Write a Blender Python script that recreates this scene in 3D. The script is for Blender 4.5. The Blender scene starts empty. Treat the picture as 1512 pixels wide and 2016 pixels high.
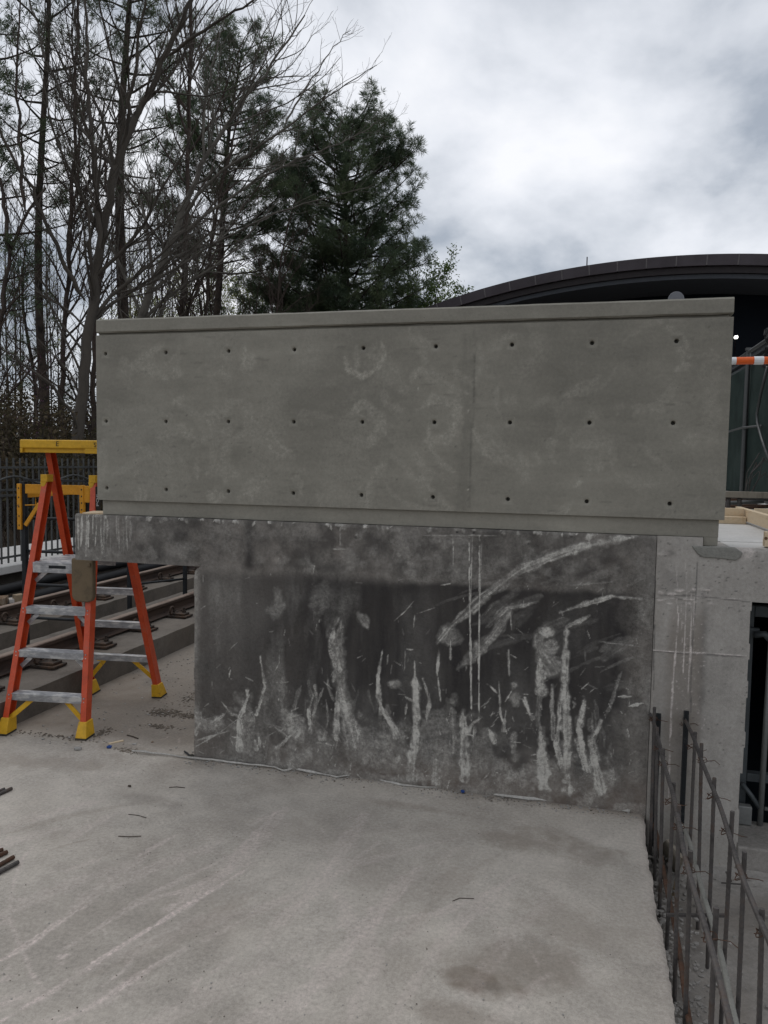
import bpy, bmesh, math, random
import numpy as np
from mathutils import Vector, Matrix

# ------------------------------------------------------------------ camera
scn = bpy.context.scene
COL = scn.collection
FPX = 1500.0                                   # focal length in photograph pixels (1512 x 2016)
PITCH, ROLL, YAW = (math.radians(a) for a in (3.87, 0.92, 14.6))
CAM = np.array([3.048, -4.411, 1.965])         # world: x along the wall, y behind it, z up, slab at z = 0

def _axes():
    c, s = math.cos(YAW), math.sin(YAW)
    T = lambda a: np.array([a[0]*c - a[1]*s, a[0]*s + a[1]*c, a[2]])
    f = np.array([0, math.cos(PITCH), -math.sin(PITCH)])
    u = np.array([0, math.sin(PITCH), math.cos(PITCH)])
    x = np.array([1.0, 0, 0])
    return (T(math.cos(ROLL)*x + math.sin(ROLL)*u), T(-math.sin(ROLL)*x + math.cos(ROLL)*u), T(f))
AX, AU, AF = _axes()
cam_data = bpy.data.cameras.new('camera')
cam_data.sensor_fit = 'VERTICAL'
cam_data.sensor_height = 36.0
cam_data.lens = FPX/2016*36
cam_data.clip_end = 3000
cam_data.clip_start = 0.05
cam = bpy.data.objects.new('camera', cam_data)
COL.objects.link(cam)
m = Matrix.Identity(4)
for i in range(3):
    m[i][0], m[i][1], m[i][2], m[i][3] = AX[i], AU[i], -AF[i], CAM[i]
cam.matrix_world = m
scn.camera = cam

# ------------------------------------------------------------------ world, sun, exposure
SUN_EL, SUN_AZ = math.radians(58), math.radians(-35)   # azimuth from +y towards +x
world = bpy.data.worlds.new('World')
scn.world = world
world.use_nodes = True
wn, wl = world.node_tree.nodes, world.node_tree.links
wn.clear()
def wnode(t, **k):
    n = wn.new(t)
    for a, b in k.items(): setattr(n, a, b)
    return n
w_out = wnode('ShaderNodeOutputWorld')
w_bg = wnode('ShaderNodeBackground')
w_bg.inputs['Strength'].default_value = 0.1
w_sky = wnode('ShaderNodeTexSky', sky_type='NISHITA', sun_disc=False)
w_sky.sun_elevation = SUN_EL
w_sky.sun_rotation = SUN_AZ
w_tc = wnode('ShaderNodeTexCoord')
w_sep = wnode('ShaderNodeSeparateXYZ')
wl.new(w_tc.outputs['Generated'], w_sep.inputs[0])
w_z = wnode('ShaderNodeMath', operation='MAXIMUM'); w_z.inputs[1].default_value = 0.0
wl.new(w_sep.outputs['Z'], w_z.inputs[0])
w_za = wnode('ShaderNodeMath', operation='ADD'); w_za.inputs[1].default_value = 0.42
wl.new(w_z.outputs[0], w_za.inputs[0])
w_cmb = wnode('ShaderNodeCombineXYZ')
for ax in ('X', 'Y'):
    dv = wnode('ShaderNodeMath', operation='DIVIDE')
    wl.new(w_sep.outputs[ax], dv.inputs[0]); wl.new(w_za.outputs[0], dv.inputs[1])
    wl.new(dv.outputs[0], w_cmb.inputs[ax])
w_map = wnode('ShaderNodeMapping')
w_map.inputs['Location'].default_value = (3.1, 1.7, 0.4)
wl.new(w_cmb.outputs[0], w_map.inputs['Vector'])
w_n1 = wnode('ShaderNodeTexNoise'); w_n1.inputs['Scale'].default_value = 2.3
w_n1.inputs['Detail'].default_value = 8; w_n1.inputs['Roughness'].default_value = 0.53
w_n1.inputs['Distortion'].default_value = 0.15
wl.new(w_map.outputs[0], w_n1.inputs['Vector'])
w_rmp = wnode('ShaderNodeValToRGB')
e = w_rmp.color_ramp.elements
e[0].position, e[0].color = 0.39, (0.37, 0.41, 0.47, 1)
e[1].position, e[1].color = 0.67, (0.94, 0.945, 0.97, 1)
x1 = e.new(0.47); x1.color = (0.60, 0.63, 0.68, 1)
x2 = e.new(0.57); x2.color = (0.80, 0.82, 0.865, 1)
wl.new(w_n1.outputs['Fac'], w_rmp.inputs['Fac'])
w_sc = wnode('ShaderNodeVectorMath', operation='SCALE'); w_sc.inputs['Scale'].default_value = 8.2
wl.new(w_rmp.outputs['Color'], w_sc.inputs[0])
w_mix = wnode('ShaderNodeMix', data_type='RGBA'); w_mix.inputs['Factor'].default_value = 0.93
wl.new(w_sky.outputs['Color'], w_mix.inputs['A']); wl.new(w_sc.outputs['Vector'], w_mix.inputs['B'])
wl.new(w_mix.outputs['Result'], w_bg.inputs['Color'])
wl.new(w_bg.outputs[0], w_out.inputs[0])

sun_data = bpy.data.lights.new('sun', 'SUN')
sun_data.energy = 0.5
sun_data.angle = math.radians(35)
sun_data.color = (1.0, 0.97, 0.93)
sun = bpy.data.objects.new('sun', sun_data)
COL.objects.link(sun)
sun.location = (0, 0, 30)
sd = Vector((math.cos(SUN_EL)*math.sin(SUN_AZ), math.cos(SUN_EL)*math.cos(SUN_AZ), math.sin(SUN_EL)))
sun.rotation_euler = sd.to_track_quat('Z', 'Y').to_euler()

scn.view_settings.view_transform = 'Standard'
scn.view_settings.look = 'None'
scn.view_settings.exposure = 0.38
scn.view_settings.gamma = 1.0
scn.view_settings.use_curve_mapping = False

# ------------------------------------------------------------------ helpers
def ray(px, py): return AF + AX*(px-756)/FPX - AU*(py-1008)/FPX
def W(px, py, x=None, y=None, z=None, d=None):
    a = ray(px, py)
    if y is not None: t = (y-CAM[1])/a[1]
    elif z is not None: t = (z-CAM[2])/a[2]
    elif x is not None: t = (x-CAM[0])/a[0]
    else: t = d
    return CAM + a*t

def tag(o, label=None, cat=None, group=None, kind=None):
    if label: o['label'] = label
    if cat: o['category'] = cat
    if group: o['group'] = group
    if kind: o['kind'] = kind
    return o
def empty(name, loc, label=None, cat=None, group=None):
    o = bpy.data.objects.new(name, None)
    o.empty_display_size = 0.1
    COL.objects.link(o); o.location = loc
    return tag(o, label, cat, group)

class MB:
    """collects shapes in world coordinates; build() links them as one mesh object"""
    def __init__(s): s.v, s.f, s.n = [], [], 0
    def add(s, V, Fc):
        V = np.asarray(V, float).reshape(-1, 3)
        s.f += [tuple(int(i)+s.n for i in q) for q in Fc]
        s.v.append(V); s.n += len(V)
        return s
    def box(s, c, size, rot=None):
        h = np.array(size)/2
        P = np.array([[x, y, z] for x in (-1, 1) for y in (-1, 1) for z in (-1, 1)])*h
        if rot is not None: P = P @ np.array(rot).T
        return s.add(P+np.array(c), [(0,1,3,2),(4,6,7,5),(0,4,5,1),(2,3,7,6),(0,2,6,4),(1,5,7,3)])
    def bb(s, x0, x1, y0, y1, z0, z1):
        return s.box(((x0+x1)/2, (y0+y1)/2, (z0+z1)/2), (x1-x0, y1-y0, z1-z0))
    def beam(s, a, b, w, h, up=(0, 0, 1)):
        """bar from a to b, w wide sideways, h deep along up"""
        a, b, up = (np.array(q, float) for q in (a, b, up))
        d = b-a; L = np.linalg.norm(d); d /= L
        sx = np.cross(d, up); sx /= np.linalg.norm(sx); uz = np.cross(sx, d)
        return s.box((a+b)/2, (L, w, h), np.stack([d, sx, uz], 1))
    def tube(s, pts, rad, k=6, caps=True):
        P = np.asarray(pts, float); n = len(P)
        r = np.full(n, rad) if np.isscalar(rad) else np.asarray(rad, float)
        t = np.gradient(P, axis=0); t /= (np.linalg.norm(t, axis=1)[:, None]+1e-9)
        m_ = t.mean(0)
        ref = np.array([0, 0, 1.0]) if abs(m_[2]) < 0.8*np.linalg.norm(m_)+1e-6 else np.array([1.0, 0.1, 0])
        a = np.cross(t, ref); a /= (np.linalg.norm(a, axis=1)[:, None]+1e-9)
        b = np.cross(t, a)
        th = np.arange(k)*2*math.pi/k
        V = P[:, None]+r[:, None, None]*(a[:, None]*np.cos(th)[None, :, None]+b[:, None]*np.sin(th)[None, :, None])
        F_ = []
        for i in range(n-1):
            for j in range(k):
                j2 = (j+1) % k
                F_.append((i*k+j, i*k+j2, (i+1)*k+j2, (i+1)*k+j))
        if caps:
            F_.append(tuple(range(k-1, -1, -1))); F_.append(tuple((n-1)*k+j for j in range(k)))
        return s.add(V.reshape(-1, 3), F_)
    def prism(s, poly, o, ex, ey, ez):
        """poly (2d) in axes ex, ey, extruded by vector ez"""
        o, ex, ey, ez = (np.array(q, float) for q in (o, ex, ey, ez))
        P = np.array([o+ex*p[0]+ey*p[1] for p in poly]); n = len(P)
        return s.add(np.vstack([P, P+ez]), [tuple(range(n-1, -1, -1)), tuple(range(n, 2*n))] +
                     [(i, (i+1) % n, n+(i+1) % n, n+i) for i in range(n)])
    def build(s, name, mat, parent=None, bevel=0, smooth=False, seg=2, recalc=True):
        V = np.vstack(s.v)
        if parent is not None: V = V-np.array(world_loc(parent))
        return mesh_obj(name, V, s.f, mat, parent, bevel, smooth, seg, recalc)

def world_loc(o):
    l = Vector((0, 0, 0))
    while o is not None:
        l += o.location; o = o.parent
    return l
def mesh_obj(name, V, Fc, mat, parent=None, bevel=0, smooth=False, seg=2, recalc=True):
    me = bpy.data.meshes.new(name)
    me.from_pydata([tuple(v) for v in V], [], Fc)
    if recalc:
        bm = bmesh.new(); bm.from_mesh(me); bmesh.ops.recalc_face_normals(bm, faces=bm.faces); bm.to_mesh(me); bm.free()
    o = bpy.data.objects.new(name, me)
    COL.objects.link(o)
    if mat: me.materials.append(mat)
    if parent is not None: o.parent = parent
    if smooth: me.shade_smooth()
    if bevel:
        b = o.modifiers.new('bevel', 'BEVEL'); b.width = bevel; b.segments = seg
        b.limit_method = 'ANGLE'; b.angle_limit = math.radians(40)
    return o
def own(name, mb, mat, label, cat, group=None, bevel=0, smooth=False):
    """a thing that is a single mesh, its origin at its base"""
    V = np.vstack(mb.v)
    c = np.array([V[:, 0].mean(), V[:, 1].mean(), V[:, 2].min()])
    o = mesh_obj(name, V-c, mb.f, mat, None, bevel, smooth)
    o.location = c
    return tag(o, label, cat, group)
def struct(name, mb, mat, bevel=0, smooth=False):
    o = mb.build(name, mat, None, bevel, smooth); o['kind'] = 'structure'; return o
def tri_mesh(name, V, T, mat, parent=None):
    """big triangle soups, straight from arrays"""
    if parent is not None: V = V-np.array(world_loc(parent))
    me = bpy.data.meshes.new(name)
    k = T.shape[1]
    me.vertices.add(len(V)); me.vertices.foreach_set('co', V.astype(np.float32).ravel())
    me.loops.add(T.size); me.loops.foreach_set('vertex_index', T.astype(np.int32).ravel())
    me.polygons.add(len(T))
    me.polygons.foreach_set('loop_start', np.arange(0, T.size, k, dtype=np.int32))
    me.update(calc_edges=True)
    me.materials.append(mat)
    o = bpy.data.objects.new(name, me); COL.objects.link(o)
    if parent is not None: o.parent = parent
    return o
def copy_tree(o, parent=None):
    c = o.copy(); COL.objects.link(c); c.parent = parent
    for ch in list(o.children): copy_tree(ch, c)
    return c

# ------------------------------------------------------------------ materials
def new_mat(name):
    m_ = bpy.data.materials.new(name); m_.use_nodes = True
    nt = m_.node_tree; b = nt.nodes['Principled BSDF']
    return m_, nt, b
def N(nt, t, ins=None, **k):
    n = nt.nodes.new(t)
    for a, v in k.items(): setattr(n, a, v)
    for a, v in (ins or {}).items():
        if hasattr(v, 'is_output') or hasattr(v, 'links') and not isinstance(v, (tuple, list)): nt.links.new(v, n.inputs[a])
        else: n.inputs[a].default_value = v
    return n
def c4(c): return (c[0], c[1], c[2], 1)
def mixc(nt, f, a, b, blend='MIX'):
    n = nt.nodes.new('ShaderNodeMix'); n.data_type = 'RGBA'; n.blend_type = blend
    for s, v in (('Factor', f), ('A', a), ('B', b)):
        sock = [q for q in n.inputs if q.name == s and (q.type == 'VALUE' if s == 'Factor' else q.type == 'RGBA')][0]
        if hasattr(v, 'is_linked'): nt.links.new(v, sock)
        else: sock.default_value = v
    return [q for q in n.outputs if q.type == 'RGBA'][0]
def mth(nt, op, a, b=None, clamp=False):
    n = nt.nodes.new('ShaderNodeMath'); n.operation = op; n.use_clamp = clamp
    for i, v in enumerate((a, b)):
        if v is None: continue
        if hasattr(v, 'is_linked'): nt.links.new(v, n.inputs[i])
        else: n.inputs[i].default_value = v
    return n.outputs[0]
def noise(nt, vec, scale, detail=4, rough=0.55, dist=0.0):
    n = nt.nodes.new('ShaderNodeTexNoise')
    n.inputs['Scale'].default_value = scale; n.inputs['Detail'].default_value = detail
    n.inputs['Roughness'].default_value = rough; n.inputs['Distortion'].default_value = dist
    nt.links.new(vec, n.inputs['Vector'])
    return n.outputs['Fac']
def rng(nt, v, a0, a1, b0, b1):
    n = nt.nodes.new('ShaderNodeMapRange')
    nt.links.new(v, n.inputs['Value'])
    for s, q in (('From Min', a0), ('From Max', a1), ('To Min', b0), ('To Max', b1)): n.inputs[s].default_value = q
    return n.outputs['Result']
def vecs(nt, stretch=(1, 1, 1)):
    t = nt.nodes.new('ShaderNodeTexCoord'); mp = nt.nodes.new('ShaderNodeMapping')
    mp.inputs['Scale'].default_value = stretch
    nt.links.new(t.outputs['Object'], mp.inputs['Vector'])
    return mp.outputs['Vector']

def concrete(name, base, light, dark, brown, stretch=(1, 1, 1), amp=0.5, fine=0.35, pit=0.4, bump=0.35, rough=0.88, big=1.3):
    """concrete with the 'marks' attribute: R pale scuffs, G dark stain, B brown dirt (on the slab also painted shade)"""
    m_, nt, b = new_mat(name)
    v = vecs(nt); vs = vecs(nt, stretch)
    n1 = noise(nt, v, big, 5, 0.6, 0.3); n2 = noise(nt, vs, 7, 6, 0.65); n3 = noise(nt, v, 55, 4, 0.7); n4 = noise(nt, v, 240, 2, 0.6)
    k = mth(nt, 'ADD', rng(nt, n1, 0.3, 0.7, 1-amp*0.5, 1+amp*0.5), rng(nt, n2, 0.3, 0.7, -amp*0.35, amp*0.35))
    k = mth(nt, 'ADD', k, rng(nt, n3, 0.3, 0.7, -fine*0.5, fine*0.5))
    k = mth(nt, 'ADD', k, rng(nt, n4, 0.3, 0.7, -fine*0.35, fine*0.35))
    col = mixc(nt, 1.0, c4(base), k, 'MULTIPLY')
    col = mixc(nt, rng(nt, noise(nt, v, 2.3, 3), 0.45, 0.75, 0, 0.25), col, c4(brown))
    at = N(nt, 'ShaderNodeAttribute', attribute_name='marks')
    sp = nt.nodes.new('ShaderNodeSeparateColor'); nt.links.new(at.outputs['Color'], sp.inputs[0])
    brk = mth(nt, 'ADD', rng(nt, n3, 0.25, 0.75, -0.35, 0.35), rng(nt, n4, 0.3, 0.7, -0.28, 0.28))
    def cov(ch, soft):
        a = sp.outputs[ch]
        x = mth(nt, 'MULTIPLY', a, mth(nt, 'ADD', mth(nt, 'MULTIPLY', brk, soft*1.5), 1.15))
        y_ = rng(nt, mth(nt, 'ADD', a, mth(nt, 'MULTIPLY', brk, soft)), 0.2, 0.8, 0, 1)
        return mth(nt, 'ADD', mth(nt, 'MULTIPLY', x, 0.62), mth(nt, 'MULTIPLY', mth(nt, 'MULTIPLY', y_, rng(nt, a, 0.25, 0.6, 0, 1)), 0.42), True)
    col = mixc(nt, mth(nt, 'MULTIPLY', sp.outputs['Blue'], rng(nt, n2, 0.25, 0.7, 0.55, 1.0)), col, c4(brown))
    dk = mth(nt, 'MULTIPLY', sp.outputs['Green'], rng(nt, mth(nt, 'ADD', n2, rng(nt, n3, .3, .7, -.12, .12)), 0.25, 0.6, 0.72, 1.0), True)
    dcol = mixc(nt, 1.0, c4(dark), rng(nt, mth(nt, 'ADD', n2, n3), 0.7, 1.3, 0.62, 1.45), 'MULTIPLY')
    col = mixc(nt, dk, col, dcol)
    lt = cov('Red', 0.8)
    lcol = mixc(nt, 1.0, c4(light), rng(nt, n3, 0.3, 0.7, 0.8, 1.15), 'MULTIPLY')
    col = mixc(nt, lt, col, lcol)
    if pit:
        vo = nt.nodes.new('ShaderNodeTexVoronoi'); vo.inputs['Scale'].default_value = 26
        nt.links.new(v, vo.inputs['Vector'])
        ph = mth(nt, 'MULTIPLY', rng(nt, vo.outputs['Distance'], 0.05, 0.10, 1, 0), rng(nt, noise(nt, v, 5, 2), 0.55, 0.62, 0, pit))
        col = mixc(nt, ph, col, c4([q*0.35 for q in base]))
    nt.links.new(col, b.inputs['Base Color'])
    b.inputs['Roughness'].default_value = rough
    b.inputs['Specular IOR Level'].default_value = 0.25
    bp = nt.nodes.new('ShaderNodeBump'); bp.inputs['Strength'].default_value = bump; bp.inputs['Distance'].default_value = 0.004
    h = mth(nt, 'ADD', mth(nt, 'ADD', n3, mth(nt, 'MULTIPLY', n4, 0.6)), mth(nt, 'MULTIPLY', lt, 0.8))
    nt.links.new(h, bp.inputs['Height']); nt.links.new(bp.outputs[0], b.inputs['Normal'])
    return m_
def simple(name, base, rough=0.6, metal=0.0, second=None, scale=8, lo=0.45, hi=0.65, bump=0.15, spec=0.3, stretch=(1, 1, 1), var=0.25, fine=60):
    m_, nt, b = new_mat(name)
    v = vecs(nt, stretch)
    n1 = noise(nt, v, scale, 5, 0.6); n2 = noise(nt, v, fine, 3, 0.6)
    k = mth(nt, 'ADD', rng(nt, n1, 0.3, 0.7, 1-var, 1+var), rng(nt, n2, 0.3, 0.7, -var*0.5, var*0.5))
    col = mixc(nt, 1.0, c4(base), k, 'MULTIPLY')
    if second: col = mixc(nt, rng(nt, mth(nt, 'ADD', n1, rng(nt, n2, .3, .7, -.08, .08)), lo, hi, 0, 1), col, c4(second))
    nt.links.new(col, b.inputs['Base Color'])
    b.inputs['Roughness'].default_value = rough; b.inputs['Metallic'].default_value = metal
    b.inputs['Specular IOR Level'].default_value = spec
    if bump:
        bp = nt.nodes.new('ShaderNodeBump'); bp.inputs['Strength'].default_value = bump; bp.inputs['Distance'].default_value = 0.003
        nt.links.new(n2, bp.inputs['Height']); nt.links.new(bp.outputs[0], b.inputs['Normal'])
    return m_
def leafy(name, base, second, trans=0.25):
    m_, nt, b = new_mat(name)
    g = nt.nodes.new('ShaderNodeNewGeometry')
    v = nt.nodes.new('ShaderNodeTexCoord').outputs['Object']
    f = rng(nt, noise(nt, v, 0.9, 3), 0.35, 0.65, 0, 1)
    col = mixc(nt, f, c4(base), c4(second))
    col = mixc(nt, 1.0, col, rng(nt, g.outputs['Random Per Island'], 0, 1, 0.65, 1.35), 'MULTIPLY')
    nt.links.new(col, b.inputs['Base Color']); b.inputs['Roughness'].default_value = 0.7
    b.inputs['Specular IOR Level'].default_value = 0.15
    t = nt.nodes.new('ShaderNodeBsdfTranslucent'); nt.links.new(col, t.inputs['Color'])
    mx = nt.nodes.new('ShaderNodeMixShader'); mx.inputs[0].default_value = trans
    nt.links.new(b.outputs[0], mx.inputs[1]); nt.links.new(t.outputs[0], mx.inputs[2])
    nt.links.new(mx.outputs[0], nt.nodes['Material Output'].inputs[0])
    return m_

BROWN = (0.20, 0.165, 0.135)
M = dict(
    panel=concrete('parapet_concrete', (0.250, 0.237, 0.200), (0.385, 0.365, 0.312), (0.115, 0.11, 0.094), (0.20, 0.185, 0.155), (0.35, 1, 1.6), 0.30, 0.16, 0.5, 0.22),
    wall=concrete('weathered_concrete', (0.185, 0.172, 0.155), (0.52, 0.50, 0.455), (0.027, 0.0245, 0.024), (0.165, 0.128, 0.104), (1.6, 1, 0.35), 0.8, 0.5, 0.4, 0.45),
    column=concrete('column_concrete', (0.35, 0.33, 0.302), (0.58, 0.525, 0.49), (0.10, 0.095, 0.09), (0.185, 0.158, 0.132), (1.4, 1, 0.4), 0.35, 0.25, 0.7, 0.35),
    floor=concrete('slab_concrete', (0.435, 0.398, 0.350), (0.62, 0.53, 0.49), (0.17, 0.15, 0.128), (0.18, 0.145, 0.112), (1, 1, 1), 0.32, 0.36, 0.5, 0.35, 0.9, 0.9),
    pit=concrete('pit_concrete', (0.27, 0.255, 0.235), (0.42, 0.41, 0.38), (0.12, 0.11, 0.10), (0.20, 0.17, 0.14), (1, 1, 1), 0.5, 0.4, 0.4, 0.6),
    plinth=concrete('plinth_concrete', (0.145, 0.128, 0.11), (0.24, 0.22, 0.2), (0.08, 0.07, 0.06), (0.14, 0.115, 0.09), (1, 1, 1), 0.6, 0.35, 0.4, 0.5),
    deck=concrete('deck_concrete', (0.50, 0.49, 0.47), (0.62, 0.61, 0.59), (0.3, 0.29, 0.28), (0.42, 0.38, 0.33), (1, 1, 1), 0.2, 0.15, 0.2, 0.2),
    mortar=concrete('fresh_mortar', (0.225, 0.222, 0.20), (0.3, 0.3, 0.28), (0.1, 0.1, 0.1), (0.2, 0.18, 0.16), (1, 1, 1), 0.2, 0.25, 0.2, 0.5),
    seam=concrete('dried_grout', (0.40, 0.385, 0.355), (0.5, 0.5, 0.46), (0.2, 0.19, 0.18), (0.26, 0.22, 0.18), (1, 1, 1), 0.5, 0.5, 0.2, 0.6),
    hole=simple('tie_plug', (0.06, 0.058, 0.052), 0.9, var=0.2),
    soil=simple('woodland_soil', (0.08, 0.064, 0.044), 0.95, second=(0.12, 0.085, 0.055), scale=1.5, var=0.4, bump=0.6),
    bank=simple('red_clay', (0.16, 0.085, 0.05), 0.95, second=(0.08, 0.055, 0.035), scale=2, var=0.4, bump=0.6),
    orange=simple('orange_fibreglass', (0.54, 0.066, 0.017), 0.38, second=(0.36, 0.10, 0.06), lo=0.54, hi=0.74, var=0.2, spec=0.5, bump=0.04),
    yellow=simple('yellow_plastic', (0.62, 0.35, 0.018), 0.5, second=(0.35, 0.20, 0.03), lo=0.6, hi=0.8, scale=16, var=0.15, spec=0.4),
    yellow_steel=simple('yellow_painted_steel', (0.60, 0.27, 0.018), 0.5, second=(0.2, 0.10, 0.03), lo=0.66, hi=0.74, scale=14, var=0.14),
    alu=simple('worn_aluminium', (0.42, 0.42, 0.43), 0.42, 0.6, second=(0.62, 0.61, 0.59), lo=0.5, hi=0.62, scale=22, var=0.3, stretch=(0.4, 1, 1)),
    black_steel=simple('black_painted_steel', (0.015, 0.017, 0.019), 0.5, second=(0.05, 0.05, 0.05), scale=12, lo=.6, hi=.75),
    pouch=simple('tan_plastic', (0.17, 0.125, 0.075), 0.55, second=(0.12, 0.09, 0.055), var=0.12),
    rubber=simple('dark_rubber', (0.04, 0.038, 0.03), 0.8),
    rebar=simple('rebar_steel', (0.092, 0.084, 0.08), 0.6, 0.35, second=(0.085, 0.058, 0.044), scale=9, lo=0.52, hi=0.72, var=0.35, bump=0.3),
    rust=simple('rusty_steel', (0.10, 0.052, 0.033), 0.85, 0.1, second=(0.05, 0.038, 0.03), scale=18, var=0.4, bump=0.4),
    railm=simple('rail_steel', (0.085, 0.056, 0.042), 0.75, 0.2, second=(0.045, 0.033, 0.028), scale=5, var=0.3, bump=0.3, stretch=(1, .3, 1)),
    railtop=simple('worn_rail_head', (0.27, 0.21, 0.17), 0.6, 0.3, second=(0.13, 0.09, 0.07), scale=6, var=0.2, stretch=(1, .3, 1)),
    clip=simple('fastener_iron', (0.045, 0.036, 0.030), 0.75, 0.2, second=(0.09, 0.055, 0.035), scale=14, var=0.4, bump=0.4),
    cable=simple('black_cable', (0.012, 0.012, 0.013), 0.55, var=0.2),
    fence=simple('grey_iron', (0.075, 0.078, 0.075), 0.6, second=(0.04, 0.04, 0.04), scale=4, var=0.2),
    lumber=simple('new_lumber', (0.60, 0.48, 0.33), 0.75, second=(0.50, 0.37, 0.23), scale=7, lo=.5, hi=.7, stretch=(4, 0.5, 4), var=0.12),
    wood=simple('weathered_wood', (0.33, 0.255, 0.17), 0.85, second=(0.22, 0.17, 0.12), scale=10, stretch=(4, 1, 4), var=0.25),
    oldwood=simple('old_timber', (0.15, 0.09, 0.05), 0.9, second=(0.26, 0.21, 0.16), scale=10, var=0.3),
    paper=simple('pale_scrap', (0.55, 0.50, 0.44), 0.85, second=(0.62, 0.6, 0.58), scale=12, var=0.12),
    ply=simple('grey_plywood', (0.27, 0.24, 0.195), 0.85, second=(0.2, 0.175, 0.14), scale=6, stretch=(5, 1, 1), var=0.15),
    blue=simple('blue_plastic', (0.02, 0.06, 0.22), 0.5, var=0.2),
    twig=simple('dry_twig', (0.05, 0.038, 0.028), 0.9),
    stone=simple('concrete_chip', (0.34, 0.33, 0.31), 0.9, var=0.3, second=(0.2, 0.18, 0.16)),
    grit=simple('dark_grit', (0.115, 0.095, 0.075), 0.95, var=0.4),
    gravel=simple('ballast_stone', (0.17, 0.12, 0.085), 0.9, second=(0.28, 0.22, 0.17), scale=3, var=0.5, bump=0.3),
    galv=simple('galvanised_steel', (0.10, 0.104, 0.102), 0.45, 0.6, second=(0.1, 0.1, 0.1), scale=10, var=0.2),
    screen=simple('green_screen_fabric', (0.018, 0.031, 0.027), 0.85, second=(0.026, 0.040, 0.035), scale=3, var=0.3, spec=0.15),
    frame=simple('steel_door_frame', (0.075, 0.085, 0.09), 0.5, 0.2, var=0.15),
    gate=simple('grey_pipe', (0.20, 0.205, 0.20), 0.5, 0.3, var=0.15),
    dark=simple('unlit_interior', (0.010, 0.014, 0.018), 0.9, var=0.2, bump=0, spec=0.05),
    bronze=simple('bronze_fascia', (0.040, 0.032, 0.036), 0.45, 0.1, second=(0.055, 0.046, 0.052), scale=0.8, var=0.2, bump=0, spec=0.3),
    bronze2=simple('bronze_gutter', (0.026, 0.022, 0.023), 0.6, var=0.15, bump=0, spec=0.2),
    soffit=simple('grey_soffit', (0.05, 0.054, 0.062), 0.8, var=0.1, bump=0),
    seamm=simple('panel_joint', (0.10, 0.09, 0.09), 0.5, bump=0),
    glassd=simple('dark_glazing', (0.004, 0.006, 0.010), 0.6, var=0.1, bump=0, spec=0.08),
    white_tape=simple('white_reflective_tape', (0.70, 0.71, 0.72), 0.4, var=0.08, spec=0.5),
    orange_tape=simple('orange_plastic', (0.72, 0.12, 0.02), 0.45, var=0.08),
    greyplate=simple('grey_plastic', (0.16, 0.165, 0.18), 0.5, var=0.1),
    barkA=simple('smooth_grey_bark', (0.075, 0.064, 0.052), 0.9, second=(0.045, 0.039, 0.033), scale=2.2, var=0.3, bump=0.5, stretch=(1, 1, .4)),
    barkB=simple('pale_bark', (0.13, 0.118, 0.10), 0.9, second=(0.07, 0.062, 0.053), scale=3, var=0.3, bump=0.5),
    barkP=simple('pine_bark', (0.045, 0.037, 0.031), 0.95, second=(0.075, 0.055, 0.042), scale=5, var=0.4, bump=0.8),
    barkD=simple('brown_bark', (0.07, 0.052, 0.042), 0.95, second=(0.04, 0.032, 0.028), scale=3, var=0.3, bump=0.4),
    needle=leafy('pine_needles', (0.068, 0.098, 0.064), (0.12, 0.15, 0.08), 0.45),
    bud=leafy('spring_leaves', (0.22, 0.25, 0.09), (0.30, 0.31, 0.15), 0.45),
    green=leafy('fresh_green_leaves', (0.075, 0.12, 0.038), (0.13, 0.18, 0.06), 0.4),
    brushleaf=leafy('dry_thicket_leaves', (0.050, 0.048, 0.026), (0.085, 0.062, 0.036), 0.25),
    redbud=leafy('redbud_blossom', (0.22, 0.09, 0.17), (0.16, 0.06, 0.12), 0.3),
)
def emit(name, col, s):
    m_, nt, b = new_mat(name)
    b.inputs['Emission Color'].default_value = c4(col); b.inputs['Emission Strength'].default_value = s
    n = noise(nt, vecs(nt), 3); nt.links.new(rng(nt, n, 0, 1, 0.7, 0.9), b.inputs['Roughness'])
    return m_
M['lamp'] = emit('lit_lamp', (1, 0.97, 0.9), 6)

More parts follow.
